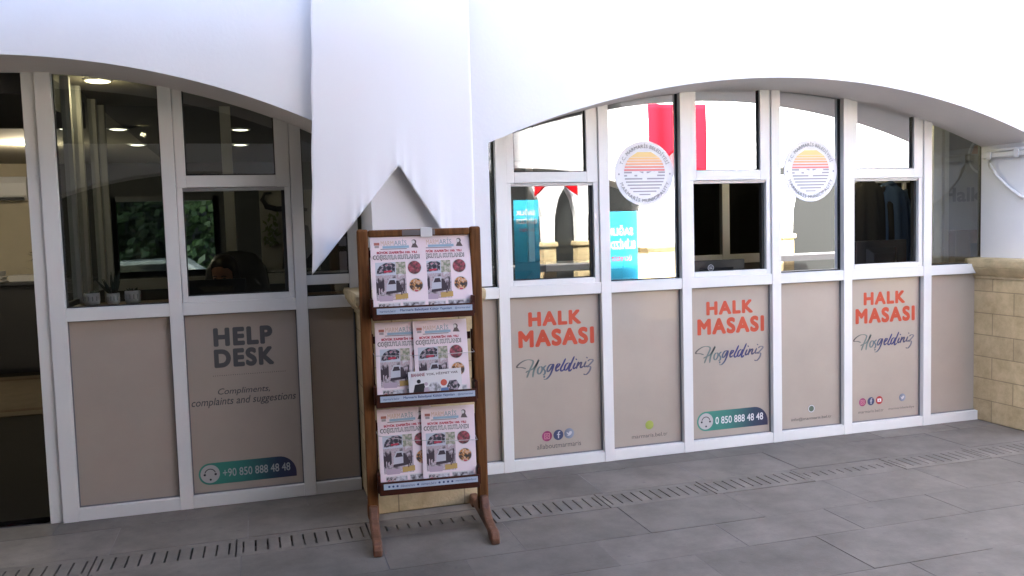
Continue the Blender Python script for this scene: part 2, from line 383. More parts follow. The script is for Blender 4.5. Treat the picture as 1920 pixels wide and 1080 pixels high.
# ------------------------------------------------------------------ window screens
ZB, ZT, ZS = .068, 1.07, 1.139
def arch_top(a, x): return arc_z(a, x) + .03
def topped(mb, x0, x1, y0, y1, z0, arch, n=1, dz=.03):
    """member whose top follows the arch"""
    xs = [x0 + (x1 - x0) * i / n for i in range(n + 1)]
    poly = [(x0, z0), (x1, z0)] + [(x, arc_z(arch, x) + dz) for x in reversed(xs)]
    return mb.prism(poly, y0, y1)
HD_STROKES = [[(0.1028, 0.6262), (0.0756, 0.6355), (0.0438, 0.6394), (0.0581, 0.6588), (0.0921, 0.6769), (0.1227, 0.6805), (0.147, 0.6729), (0.1481, 0.6581), (0.1367, 0.6354), (0.1205, 0.6042), (0.1057, 0.5701)], [(0.0991, 0.6029), (0.1146, 0.6106), (0.1424, 0.6202), (0.1613, 0.6365), (0.187, 0.6759), (0.1676, 0.6419), (0.1513, 0.6078), (0.144, 0.57)], [(0.1951, 0.634), (0.1808, 0.6203), (0.1771, 0.5969), (0.1876, 0.5873), (0.2035, 0.6038), (0.2072, 0.6242), (0.1982, 0.6337)], [(0.2338, 0.637), (0.2212, 0.6291), (0.2162, 0.6176), (0.2251, 0.6021), (0.2215, 0.5847), (0.209, 0.5797)], [(0.2166, 0.5747), (0.2195, 0.5671), (0.2132, 0.5631)], [(0.279, 0.6425), (0.2571, 0.6382), (0.241, 0.6157), (0.242, 0.5979), (0.2562, 0.6057), (0.2756, 0.6339), (0.2852, 0.6421)], [(0.2852, 0.6421), (0.2717, 0.6045), (0.2553, 0.5732), (0.233, 0.5527), (0.2144, 0.5526)], [(0.2937, 0.6118), (0.3128, 0.6252), (0.3225, 0.6378), (0.3101, 0.6402), (0.297, 0.6175), (0.2995, 0.5965), (0.3186, 0.6069)], [(0.3626, 0.6721), (0.3444, 0.6377), (0.328, 0.6092), (0.3339, 0.5939), (0.3498, 0.6046)], [(0.3823, 0.6439), (0.3631, 0.6333), (0.353, 0.6073), (0.3622, 0.5977), (0.3816, 0.62), (0.3917, 0.6432)], [(0.421, 0.6813), (0.4044, 0.6482), (0.3845, 0.6079), (0.3856, 0.5899), (0.4033, 0.6035)], [(0.4263, 0.6406), (0.413, 0.6147), (0.4159, 0.6025), (0.4319, 0.6133)], [(0.4315, 0.6582), (0.4358, 0.6644)], [(0.4486, 0.645), (0.4385, 0.6218), (0.4316, 0.6014)], [(0.4383, 0.6158), (0.4579, 0.6383), (0.4674, 0.6376), (0.4606, 0.6172), (0.4634, 0.605), (0.4796, 0.6157)], [(0.4994, 0.6443), (0.486, 0.6183), (0.4921, 0.6088), (0.5051, 0.6168)], [(0.503, 0.6635), (0.5073, 0.6698)], [(0.5089, 0.6436), (0.5283, 0.6542), (0.5457, 0.6469), (0.5244, 0.6244), (0.5049, 0.6078), (0.524, 0.6094), (0.5269, 0.5972), (0.5169, 0.5769), (0.4973, 0.5604), (0.4783, 0.5648)]]
SCRIPT = gradmat('script_ink', [(0, (.10, .075, .07)), (.2, (.14, .19, .17)), (.36, (.10, .14, .16)), (.45, (.035, .04, .12)), (.62, (.025, .03, .15)), (.85, (.05, .05, .10)), (1, (.17, .17, .20))])
def script_greeting(parent, xo, y):
    mb = MB()
    for i, st in enumerate(HD_STROKES):
        P = smooth_path(st, 6); n = len(P); v = []
        for j, p in enumerate(P):
            a = P[max(j - 1, 0)]; b = P[min(j + 1, n - 1)]
            dx, dz = b[0] - a[0], b[1] - a[1]; l = math.hypot(dx, dz) or 1
            down = abs(dz) / l
            w = .0022 + .0040 * down
            if n > 8: w *= min(1, .45 + j / 4, .45 + (n - 1 - j) / 4)
            nx, nz = -dz / l * w, dx / l * w
            yy = y - .00003 * i
            v += [(xo + p[0] + nx, yy, p[1] + nz), (xo + p[0] - nx, yy, p[1] - nz)]
        mb.add(v, [(2 * j, 2 * j + 1, 2 * j + 3, 2 * j + 2) for j in range(n - 1)])
    return mb.build('script_lettering', SCRIPT, parent)
ORANGE = mat('orange_print', (.50, .055, .02), .4)
GREYINK = mat('grey_ink', (.085, .085, .085), .45)
TINY = mat('small_grey_ink', (.075, .07, .07), .5)
INKB = mat('badge_black', (.02, .02, .025), .4); WHITEP = mat('print_white', (.75, .75, .75), .4)
PHONEG = gradmat('phone_badge_print', [(0, (.05, .27, .19)), (.45, (.035, .19, .16)), (.8, (.022, .045, .085)), (1, (.03, .025, .07))])
def phone_badge(parent, x0, x1, z0, z1, y, number, faint=False):
    h = z1 - z0; r = h / 2; cx = x0 + r
    pts = [(cx, z0)] + [(cx - r * math.sin(math.pi * i / 16), z0 + r - r * math.cos(math.pi * i / 16)) for i in range(1, 17)]
    pts += [(x1 - h * .8 + h * .8 * math.sin(math.pi / 2 * i / 10), z1 - h * .8 + h * .8 * math.cos(math.pi / 2 * i / 10)) for i in range(11)] + [(x1, z0)]
    o = MB().quad(*[(a, y, b) for a, b in pts]).build('phone_badge', PHONEG, parent)
    disc(MB(), cx, z0 + r, r * .84, y - .0006, 36).build('badge_disc', mat('badge_disc_grey', (.47, .46, .45), .4), parent)
    hs = MB(); c = (cx, z0 + r)
    disc(hs, *c, r * .5, y - .0012, 16, r * .42, R(15), R(165))
    for sx in (-1, 1): disc(hs, c[0] + sx * r * .47, c[1] - r * .05, r * .11, y - .0012, 10)
    disc(hs, c[0] + .02 * r, c[1] - r * .52, r * .1, y - .0012, 10)
    hs.build('headset_sign', INKB, parent)
    text('phone_number', number, cx + r * 1.1, x1 - h * .28, z0 + h * .30, z0 + h * .68, y - .0012, mat('number_white', (.42, .46, .46), .4) if faint else WHITEP, parent, bold=.012)
def icon(parent, cx, cz, r, y, col, sign, scol=WHITEP):
    disc(MB(), cx, cz, r, y, 24).build('round_icon', col, parent)
    m = MB(); yy = y - .0008
    if sign == 'f':
        m.quad((cx - r * .1, yy, cz - r * .65), (cx + r * .12, yy, cz - r * .65), (cx + r * .12, yy, cz + r * .3), (cx - r * .1, yy, cz + r * .3))
        m.quad((cx - r * .3, yy - .0001, cz), (cx + r * .35, yy - .0001, cz), (cx + r * .35, yy - .0001, cz + r * .16), (cx - r * .3, yy - .0001, cz + r * .16))
        disc(m, cx + r * .3, cz + r * .3, r * .41, yy - .0002, 8, r * .2, R(80), R(180))
    elif sign == 'cam':
        for a, b in ((.55, .42),):
            o = [(-a, -a), (a, -a), (a, a), (-a, a)]; q = [(-b, -b), (b, -b), (b, b), (-b, b)]
            m.add([(cx + u * r, yy, cz + w * r) for u, w in o + q], [(i, (i + 1) % 4, 4 + (i + 1) % 4, 4 + i) for i in range(4)])
        disc(m, cx, cz, r * .3, yy - .0001, 14, r * .18)
    elif sign == 'bird':
        m.quad(*[(cx + u * r, yy, cz + w * r) for u, w in [(-.55, .3), (-.1, .05), (.05, .35), (.35, .42), (.58, .2), (.4, -.2), (0, -.45), (-.5, -.4), (-.15, -.22), (-.45, 0)]])
    elif sign == 'play':
        m.quad(*[(cx + u * r, yy, cz + w * r) for u, w in [(-.55, -.4), (.55, -.4), (.55, .4), (-.55, .4)]])
        m2 = MB(); m2.quad(*[(cx + u * r, yy - .0006, cz + w * r) for u, w in [(-.18, -.22), (.25, 0), (-.18, .22)]]); m2.build('play_sign', col, parent)
    elif sign == 'ring':
        disc(m, cx, cz, r * .95, yy, 24, r * .72)
    if m.f: m.build('icon_sign', scol, parent)
IG = gradmat('magenta_icon', [(0, (.33, .05, .16)), (1, (.25, .03, .09))]); FB = mat('navy_icon', (.045, .06, .13), .35)
TW = gradmat('silver_blue_icon', [(0, (.13, .16, .22)), (1, (.28, .32, .40))]); YT = mat('red_icon', (.38, .03, .03), .35)
LIME = gradmat('lime_icon', [(0, (.28, .34, .05)), (1, (.36, .40, .10))]); GRN = mat('mail_icon_grey', (.10, .14, .10), .4)
PALE = mat('pale_icon_sign', (.55, .55, .58), .4)
ORG = [mat('emblem_%d' % i, c, .4) for i, c in enumerate([(.86, .62, .25), (.86, .55, .24), (.85, .48, .24), (.82, .40, .22), (.80, .28, .2), (.76, .2, .2)])]
def emblem(parent, cx, cz, r, y):
    disc(MB(), cx, cz, r, y, 64).build('emblem_disc', mat('emblem_white', (.84, .84, .85), .5), parent)
    ri = r * .70; st = MB(); yy = y - .0012
    def chord(z): return math.sqrt(max(ri * ri - z * z, 0))
    n = 0
    for i, (za, zb, mi) in enumerate([(.66, .50, 0), (.49, .42, 1), (.405, .34, 2), (.32, .255, 3), (.225, .165, 4), (.135, .075, 5)]):
        a, b = za * r, zb * r
        MB().quad((cx - chord(b), yy, cz + b), (cx + chord(b), yy, cz + b), (cx + chord(a), yy, cz + a), (cx - chord(a), yy, cz + a)).build('sun_stripe', ORG[mi], parent)
    for i in range(9):
        zc = (.03 - .098 * i) * r; hh = r * (.026 - .0011 * i)
        a, b = zc + hh, zc - hh; w = min(chord(a), chord(b))
        if i == 0: segs = [(-1, -.62), (-.25, -.06), (.10, .5), (.66, 1)]
        elif i == 1: segs = [(-1, -.86), (-.5, -.36), (.62, 1)]
        elif i == 2: segs = [(-1, -.12), (.12, 1)]
        else: segs = [(-1, 1)]
        for s0, s1 in segs:
            st.quad((cx + s0 * w, yy, cz + b), (cx + s1 * w, yy, cz + b), (cx + s1 * w, yy, cz + a), (cx + s0 * w, yy, cz + a))
    bd = MB(); bd.quad(*[(cx + u * r, yy - .0006, cz + w_ * r) for u, w_ in ((-.42, .02), (-.2, .06), (-.02, -.02), (.06, -.02), (.25, .06), (.5, .03), (.3, -.03), (.1, -.07), (0, -.12), (-.08, -.07), (-.25, -.02))]); bd.build('white_bird', mat('emblem_white', (.84, .84, .85), .5), parent)
    st.build('wave_stripe', mat('emblem_wave', (.33, .33, .36), .4), parent)
    def arc_text(body, rad, top):
        out = MB(); total = 0; gl = []
        for chh in body:
            if chh == ' ': gl.append((None, .35)); total += .35; continue
            me = text_mesh(chh, .012, res=2)
            xs = [v.co.x for v in me.vertices]; wv = max(xs) - min(xs) + .14
            gl.append(([(v.co.x - (min(xs) + max(xs)) / 2, v.co.y) for v in me.vertices], wv, [list(p.vertices) for p in me.polygons])); total += wv
            bpy.data.meshes.remove(me)
        span = R(142); sc = r * .155
        cur = 0
        for gdat in gl:
            wv = gdat[1]; f = (cur + wv / 2) / total; cur += wv
            if gdat[0] is None: continue
            if top: a = math.pi / 2 + span / 2 - f * span
            else: a = -math.pi / 2 - span / 2 + f * span
            rot = a - math.pi / 2 if top else a + math.pi / 2
            rb = rad if top else rad + sc * .72
            ox, oz = cx + rb * math.cos(a), cz + rb * math.sin(a)
            out.add([(ox + sc * (u * math.cos(rot) - w * math.sin(rot)), yy, oz + sc * (u * math.sin(rot) + w * math.cos(rot))) for u, w in gdat[0]], gdat[2])
        return out
    for body, top in (('T.C. MARMARİS BELEDİYESİ', True), ('MARMARİS MUNICIPALITY', False)):
        arc_text(body, r * .785, top).build('ring_lettering', mat('emblem_ink', (.34, .34, .36), .4), parent)
    dt = MB(); disc(dt, cx - r * .87, cz - r * .02, r * .03, yy, 10); disc(dt, cx + r * .87, cz - r * .02, r * .03, yy, 10)
    dt.build('emblem_dot', mat('emblem_ink', (.34, .34, .36), .4), parent)
def pane(parent, x0, x1, z0, z1=None, arch=None, y=.03):
    mb = MB()
    if arch:
        n = 12; xs = [x0 + (x1 - x0) * i / n for i in range(n + 1)]
        mb.quad(*([(x0, y, z0), (x1, y, z0)] + [(x, y, arc_z(arch, x) + .02) for x in reversed(xs)]))
        o = mb.build('glass_pane', GLASS, parent)
        zz = max(z0, .1)
        gk = MB().box(x0, x1, y - .012, y - .004, z0, z0 + .007)
        topped(gk, x0, x0 + .006, y - .012, y - .004, z0, arch); topped(gk, x1 - .006, x1, y - .012, y - .004, z0, arch)
        gk.build('gasket', RUBBER, parent)
    else:
        o = mb.quad((x0, y, z0), (x1, y, z0), (x1, y, z1), (x0, y, z1)).build('glass_pane', GLASS, parent)
        MB().box(x0, x1, y - .012, y - .004, z0, z0 + .006).box(x0, x0 + .006, y - .012, y - .004, z0, z1).box(x1 - .006, x1, y - .012, y - .004, z0, z1).build('gasket', RUBBER, parent)
    return o
def lower_panel(parent, x0, x1, label=None, lip=True):
    o = B('lower_panel', FILM, parent, (x0, x1, .022, .034, ZB, ZT))
    if label: o['label'] = label
    gk = MB().box(x0, x1, .012, .0215, ZB, ZB + .006).box(x0, x0 + .006, .012, .0215, ZB, ZT).box(x1 - .006, x1, .012, .0215, ZB, ZT).box(x0, x1, .012, .0215, ZT - .005, ZT)
    gk.build('gasket', mat('grey_gasket', (.16, .16, .165), .6), o)
    return o
def sash_unit(parent, x0, x1, arch, glazed, jl=.05, jr=.075):
    """service window: sash frame, transom, sliding lower sash, fixed upper light"""
    u = thing('service_window', '', ''); del u['label'], u['category']; u.parent = parent
    fr = MB(); a, b = x0 + .002, x1 - .002
    topped(fr, a, a + jl, -.008, .05, 1.76, arch, dz=.02); topped(fr, b - jr, b, -.008, .05, 1.76, arch, dz=.02)
    fr.box(a + jl, b - jr, -.008, .05, 1.762, 1.826)
    fr.build('sash_frame', ALU, u, bevel=.003)
    lo = MB()
    lo.box(a, a + .028, -.006, .05, ZS, 1.7597).box(b - .032, b, -.006, .05, ZS, 1.7597).box(a + .028, b - .032, -.006, .05, ZS, 1.172)
    lo.build('sliding_sash', ALU, u, bevel=.003)
    B('track', mat('track_grey', (.33, .33, .33), .4, .4), u, (a + .028, b - .032, .004, .05, 1.742, 1.7595), (a + .028, b - .032, -.002, .0, 1.752, 1.759))
    pane(u, a + jl, b - jr, 1.826, arch=arch, y=.02)
    if glazed: pane(u, a + .028, b - .032, 1.172, 1.742, y=.03)
    B('side_track', RUBBER, u, (b - .050, b - .033, .02, .05, 1.172, 1.742))
    return u
def screen(label, xs_m, bays, arch, x_end0, x_end1):
    t = thing('glazed_partition', label, 'glazed partition')
    for (a, b) in xs_m:
        m = MB(); topped(m, a, b, -.02, .06, .0, arch); 
        o = m.build('mullion', ALU, t, bevel=.003)
    for (a, b, kind) in bays:
        B('sill_rail', ALU, t, (a, b, -.017, .06, ZT, ZS), bevel=.003)
        B('base_rail', ALU, t, (a, b, -.017, .06, 0, ZB), bevel=.003)
    return t
# left screen
M_ = .0671
left = screen('grey shaded glazed partition with the HELP DESK panel left of the banner', [(-.31, -.233), (.273, .341), (.939, 1.003)],
              [(-.233, .273, 'n'), (.341, .939, 'w'), (1.003, 1.262, 'n')], LA, 0, 0)
mj = MB(); topped(mj, -.375, -.312, .0, .11, 0, LA); mj.build('door_jamb', ALU, left, bevel=.003)
pane(left, -.233, .273, ZS, arch=LA); lower_panel(left, -.233, .273)
hp = lower_panel(left, .341, .939, 'dull brown grey panel printed HELP DESK'); sash_unit(left, .341, .939, LA, True)
sv = MB(); topped(sv, .9999, 1.0029, -.0195, .0, .0, LA)
lower_panel(left, 1.003, 1.262); pane(left, 1.003, 1.243, 1.26, arch=LA); B('low_transom', ALU, left, (1.003, 1.243, -.005, .05, 1.205, 1.26), bevel=.003)
B('edge_mullion', ALU, left, (1.243, 1.3, -.017, .06, ZS, 2.06), bevel=.003)
pane(left, 1.003, 1.243, ZS, 1.205)
text('lettering', 'HELP', .488, .803, .885, .988, .0212, GREYINK, hp, bold=.055, spacing=1.17, res=5)
text('lettering', 'DESK', .486, .806, .765, .870, .0212, GREYINK, hp, bold=.055, spacing=1.17, res=5)
dd = MB()
for i in range(34): disc(dd, .477 + i * .0117, .722, .0025, .0212, 6)
dd.build('dotted_line', GREYINK, hp)
text('lettering', 'Compliments,', .497, .775, .605, .650, .0212, GREYINK, hp, bold=.008, shear=.25)
text('lettering', 'complaints and suggestions', .356, .916, .545, .600, .0212, GREYINK, hp, bold=.008, shear=.25)
phone_badge(hp, .372, .9, .113, .235, .0212, '+90 850 888 48 48', True)
# right screen
w, nw, x = .5967, .4924, 2.192
X = {}
mull = [(2.125, 2.192)]; bays = [(1.885, 2.125, 'n')]
for nm, wd in (('h1', w), ('n1', nw), ('h2', w), ('n2', nw), ('h3', w), ('l', .48)):
    X[nm] = (x, x + wd); bays.append((x, x + wd, nm)); 
    if nm != 'l': mull.append((x + wd, x + wd + M_))
    x += wd + M_
right = screen('bright white glazed partition with three orange HALK MASASI panels right of the banner', mull, bays, RA, 0, 0)
lower_panel(right, 1.885, 2.125); pane(right, 1.9, 2.125, ZS, arch=RA)
B('edge_mullion', ALU, right, (2.045, 2.082, .05, .1, ZS, 2.03))
for nm in ('n1', 'n2', 'l'):
    a, b = X[nm]; o = lower_panel(right, a, b); gp = pane(right, a, b, ZS, arch=RA)
    X[nm + 'p'] = o; X[nm + 'g'] = gp
em = MB(); topped(em, X['l'][1] - .004, X['l'][1] + .035, -.012, .06, 0, RA); em.build('end_jamb', mat('dark_jamb', (.12, .125, .13), .5), right)
for nm in ('h1', 'h2', 'h3'):
    a, b = X[nm]; o = X[nm + 'p'] = lower_panel(right, a, b, {'h1': 'beige panel printed HALK MASASI with three social media icons', 'h2': 'beige panel printed HALK MASASI with a green phone number badge', 'h3': 'beige panel printed HALK MASASI with four social media icons'}[nm])
    sash_unit(right, a, b, RA, nm == 'h1')
    text('lettering', 'HALK', a + .125, a + .472, .884, .974, .0212, ORANGE, o, bold=.055, spacing=1.2, res=5)
    text('lettering', 'MASASI', a + .058, a + .556, .755, .863, .0212, ORANGE, o, bold=.055, spacing=1.2, res=5)
    script_greeting(o, a, .0212)
a = X['h1'][0]; o = X['h1p']
icon(o, a + .227, .193, .033, .0212, IG, 'cam', mat('pink_line', (.6, .25, .3), .4)); icon(o, a + .302, .194, .033, .0212, FB, 'f', PALE); icon(o, a + .374, .197, .033, .0212, TW, 'bird', PALE)
text('small_lettering', 'allaboutmarmaris', a + .160, a + .452, .114, .145, .0212, TINY, o)
a = X['n1'][0]; o = X['n1p']
icon(o, a + .263, .198, .029, .0212, LIME, '-')
text('small_lettering', 'marmaris.bel.tr', a + .138, a + .39, .118, .143, .0212, TINY, o)
phone_badge(X['h2p'], X['h2'][0] + .046, X['h2'][0] + .578, .118, .247, .0212, '0 850 888 48 48')
a = X['n2'][0]; o = X['n2p']
icon(o, a + .258, .196, .028, .0212, GRN, 'ring', PALE)
text('small_lettering', 'info@marmaris.bel.tr', a + .098, a + .42, .116, .141, .0212, TINY, o)
a = X['h3'][0]; o = X['h3p']
icon(o, a + .116, .204, .029, .0212, IG, 'cam', mat('pink_line', (.6, .25, .3), .4)); icon(o, a + .186, .205, .029, .0212, FB, 'f', PALE); icon(o, a + .256, .207, .029, .0212, YT, 'play'); icon(o, a + .452, .21, .028, .0212, TW, 'bird', PALE)
text('small_lettering', 'marmaris.bel.tr', a + .082, a + .292, .125, .145, .0212, TINY, o); text('small_lettering', 'marmarisbelediye', a + .335, a + .555, .125, .145, .0212, TINY, o)
emblem(X['n1g'], 3.118, 1.813, .203, .026)
emblem(X['n2g'], 4.342, 1.819, .207, .026)
#@@INTERIOR
# ------------------------------------------------------------------ office behind the glass
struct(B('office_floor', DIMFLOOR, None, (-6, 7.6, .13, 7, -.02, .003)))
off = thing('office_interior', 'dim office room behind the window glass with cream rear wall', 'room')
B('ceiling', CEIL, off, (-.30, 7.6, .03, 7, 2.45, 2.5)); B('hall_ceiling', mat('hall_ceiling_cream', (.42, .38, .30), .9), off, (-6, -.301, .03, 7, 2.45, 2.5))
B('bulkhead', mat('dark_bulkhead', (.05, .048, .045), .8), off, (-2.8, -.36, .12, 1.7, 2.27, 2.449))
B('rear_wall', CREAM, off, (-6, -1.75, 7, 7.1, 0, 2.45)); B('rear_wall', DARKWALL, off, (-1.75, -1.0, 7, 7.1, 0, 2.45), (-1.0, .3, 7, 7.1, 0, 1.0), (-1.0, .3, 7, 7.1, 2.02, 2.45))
MB().quad((-.94, 7.03, 1.05), (-.2, 7.03, 1.05), (-.2, 7.03, 1.97), (-.94, 7.03, 1.97)).build('dimming_pane', glassmat('dimming_glass', 1.3, (.16, .19, .18)), off)  # dark pane added to dim the view through this half
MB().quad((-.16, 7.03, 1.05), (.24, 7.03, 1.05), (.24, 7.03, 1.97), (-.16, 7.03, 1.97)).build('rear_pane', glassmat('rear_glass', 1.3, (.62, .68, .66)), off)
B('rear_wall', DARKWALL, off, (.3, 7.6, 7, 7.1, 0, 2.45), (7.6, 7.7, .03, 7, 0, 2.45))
B('side_wall', CREAM, off, (-6.1, -6, .03, 7, 0, 2.45))
B('cornice', mat('cornice_grey', (.30, .28, .23), .7), off, (-5.9, -1.76, 6.9, 6.999, 2.2, 2.26))
fw = MB()
for xx in (-1.0, -.22, .235): fw.box(xx, xx + .065, 6.97, 7.09, 1.0, 2.02)
for zz in (1.0, 1.96): fw.box(-.93, .235, 6.975, 7.085, zz, zz + .06); fw.build('rear_window_frame', mat('dark_frame', (.05, .05, .05), .5), off)
# kiosk partitions
kp = thing('inner_partition', 'white framed inner glass partition of the booth behind the windows', 'partition')
GREYALU = mat('inner_aluminium', (.42, .42, .41), .45)
for xx, w_ in ((-.30, .05), (.53, .075), (1.0, .05), (1.9, .05), (2.9, .05), (4.7, .07), (5.9, .05), (6.9, .05)):
    B('post', GREYALU, kp, (xx, xx + w_, 1.78, 1.83, 0, 2.449))
ends = [(-.25, .53), (.605, 1.0), (1.05, 1.9), (1.95, 2.9), (2.95, 4.7), (4.77, 5.9), (5.95, 6.9)]
for a, b in ends:
    B('rail', GREYALU, kp, (a, b, 1.785, 1.825, 1.12, 1.2)); 
    B('infill_panel', DARKWALL, kp, (a, b, 1.795, 1.815, 0, 1.119))
    MB().quad((a, 1.805, 1.2), (b, 1.805, 1.2), (b, 1.805, 2.449), (a, 1.805, 2.449)).build('glass_pane', GLASS_IN, kp)
sp = thing('side_partition', 'glazed side screen of the booth beside the open doorway', 'partition')
for yy, w_ in ((.12, .06), (.62, .05), (.95, .05), (1.5, .06)): B('post', GREYALU, sp, (-.31, -.262, yy, yy + w_, 0, 2.449))
for a, b in ((.18, .62), (.67, .95), (1.0, 1.5), (1.56, 1.78)):
    MB().quad((-.286, a, 1.15), (-.286, b, 1.15), (-.286, b, 2.449), (-.286, a, 2.449)).build('glass_pane', GLASS_IN, sp)
    B('infill_panel', DARKWALL, sp, (-.296, -.276, a, b, 0, 1.15))
sill = thing('inner_sill', 'brown wooden shelf running along inside the windows', 'shelf')
B('board', SHELFW, sill, (-.228, 1.25, .065, .36, 1.108, 1.138)); B('board', SHELFW, sill, (1.9, 7.4, .065, .30, 1.108, 1.138))
# ceiling lights
GLOW = emit('lamp_glow', (1, .72, .28), 1.1); GLOWC = emit('lamp_glow_pale', (1, .92, .66), .55)
for i, (lx, ly, r, lab) in enumerate([(-.12, .72, .085, 'round ceiling light glowing yellow behind the left window under the arch'), (-.74, 3.2, .10, 'ceiling light in the left window just right of the door jamb'), (-.35, 3.2, .10, 'ceiling light glowing over the inner window frame at left'),
        (-.36, 4.57, .10, 'farther ceiling light seen lower in the left window'), (.66, 3.2, .10, 'upper ceiling light in the transom above HELP DESK'), (.64, 4.57, .10, 'lower ceiling light in the transom above HELP DESK'),
        (5.05, .78, .12, 'oval ceiling light above the right emblem'), (-1.36, 4.46, .14, 'ceiling light of the room behind the open doorway')]):
    r *= .78
    t = thing('ceiling_light', lab, 'ceiling light', (lx, ly, 2.45), group='recessed ceiling lights in the office')
    MB().lathe([(r * 1.18, 0), (r * 1.18, -.006), (r * 1.0, -.014), (r * .98, -.008)], n=28).build('trim_ring', WHITEP, t)
    MB().lathe([(r * .97, -.007), (r * .6, -.016), (.001, -.018)], n=28).build('diffuser', GLOW if i in (0, 6) else GLOWC, t)
lp = bpy.data.objects.new('hall_lamp', bpy.data.lights.new('hall_lamp', 'POINT')); COL.objects.link(lp); lp.location = (-1.36, 4.46, 2.3)
lp.data.energy = 3.6; lp.data.color = (1, .86, .62); lp.data.shadow_soft_size = .02
lp2 = bpy.data.objects.new('booth_lamp', bpy.data.lights.new('booth_lamp', 'POINT')); COL.objects.link(lp2); lp2.location = (5.05, .78, 2.36)
lp2.data.energy = 1.5; lp2.data.color = (1, .85, .5); lp2.data.shadow_soft_size = .02
lp3 = bpy.data.objects.new('booth_lamp', bpy.data.lights.new('booth_lamp', 'POINT')); COL.objects.link(lp3); lp3.location = (-.12, .72, 2.36)
lp3.data.energy = .35; lp3.data.color = (1, .85, .5); lp3.data.shadow_soft_size = .02
# left hall
ac = thing('air_conditioner', 'white wall air conditioner on the cream wall behind the doorway', 'air conditioner', (-2.3, 6.86, 2.0))
MB().rings([[(-.42, y, z) for y, z in ((.135, 0), (-.04, 0), (-.1, .05), (-.11, .2), (-.08, .28), (.135, .28))], [(.42, y, z) for y, z in ((.135, 0), (-.04, 0), (-.1, .05), (-.11, .2), (-.08, .28), (.135, .28))]], smooth=False).build('casing', WHITEP, ac, bevel=.01)
B('outlet_flap', BLACK, ac, (-.38, .38, -.10, -.05, -.004, .03))
ct = thing('counter', 'black reception counter behind the open doorway', 'counter', (-2.2, 6.2, 0))
B('top', BLACK, ct, (-1.3, 1.15, -.36, .36, 1.0, 1.04), bevel=.006); B('front_panel', mat('black_panel', (.02, .019, .018), .5), ct, (-1.25, 1.1, -.3, .3, .06, .999)); B('foot_rail', BLACK, ct, (-1.2, 1.05, -.26, .3, 0, .06))
for i, (dx, h) in enumerate(((.02, .12), (.36, .07))):
    m = MB()
    for k in range(6): 
        o_ = random.uniform(-.015, .015); m.box(dx - .13 + o_, dx + .13 + o_, -.15, .12, 1.041 + k * h / 6, 1.041 + (k + .85) * h / 6)
    o = m.build('paper_stack', mat('paper_white', (.55, .54, .52), .8), None); o.location = (-2.2, 6.2, 0)
    tag(o, ['taller stack of white papers on the black counter', 'lower stack of white papers at the right end of the black counter'][i], 'papers', 'paper stacks on the counter')
fl = thing('pot_plant', 'small dark plant on the black counter', 'plant', (-1.62, 6.1, 1.04))
MB().lathe([(.05, 0), (.07, .1), (.06, .1), (.05, .02)], n=14).build('pot', BLACK, fl)
lf = MB()
for k in range(26):
    a = random.uniform(0, 6.28); r = random.uniform(.05, .16); z = .1 + random.uniform(.02, .22)
    c = Vector((math.cos(a) * r, math.sin(a) * r, z)); d = Vector((math.cos(a), math.sin(a), random.uniform(-.3, .6))).normalized() * .06; s = Vector((-math.sin(a), math.cos(a), 0)) * .018
    lf.quad(tuple(c - d), tuple(c + s), tuple(c + d), tuple(c - s))
lf.build('foliage', mat('dark_leaf', (.02, .035, .015), .5), fl)
cp = thing('carpet', 'beige carpet with a dark border stripe behind the open doorway', 'carpet', (-2.2, 4.5, .004))
B('pile', mat('beige_pile', (.09, .07, .045), .95, var=.25, vscale=5), cp, (-1.6, 1.5, -1.3, 1.1, 0, .008))
bs = MB()
for a in ((-1.35, 1.25, -1.08, -.98), (-1.35, 1.25, .8, .9), (-1.35, -1.25, -.98, .8), (1.15, 1.25, -.98, .8)): bs.box(a[0], a[1], a[2], a[3], .008, .0095)
bs.build('border_stripe', mat('brown_stripe', (.06, .035, .02), .95), cp)
# yard behind the rear window
st_ = struct(B('back_street', mat('back_road', (.14, .14, .14), .9), None, (-14, 10, 7.2, 40, -.41, -.36)))
hedge = MB(); rg = random.Random(3)
for k in range(9000):
    c = Vector((rg.uniform(-5, 3), rg.gauss(15.5, .8), rg.uniform(.1, 4.6)))
    n_ = Vector((rg.uniform(-1, 1), rg.uniform(-1, 1), rg.uniform(-1, 1))).normalized(); u = n_.orthogonal().normalized() * rg.uniform(.07, .15); v = n_.cross(u).normalized() * rg.uniform(.05, .10)
    hedge.quad(tuple(c - u), tuple(c + v), tuple(c + u), tuple(c - v))
hg = hedge.build('foliage', mat('hedge_leaf', (.035, .075, .018), .55, var=.6, vscale=2), None)
hg['kind'] = 'stuff'; hg['label'] = 'green foliage seen through the rear window of the office'
nb = thing('rear_sky_blocker', 'grey mass added behind the hedge to block the sky', 'building')
B('wall', mat('rear_blocker_wall', (.06, .06, .055), .9), nb, (-16, 14, 18, 26, -.03, 10))  # mass added to block the sky behind the foliage
car = thing('parked_car', 'pale car parked behind the office seen through the HELP DESK window', 'car', (-1.05, 12.4, -.36))
sec = [(-2.1, .55), (-2.05, .8), (-1.5, .92), (-1.0, 1.42), (.5, 1.46), (1.15, .98), (1.95, .84), (2.1, .55), (2.05, .3), (-2.0, .3)]
MB().prism(sec, -.8, .8).build('body', mat('white_car_paint', (.30, .31, .31), .3, coat=.5), car, bevel=.06)
MB().prism([(-1.28, .98), (-.92, 1.36), (.42, 1.38), (.9, 1.0)], -.815, -.803).build('side_window', mat('car_glass', (.02, .022, .025), .08), car)
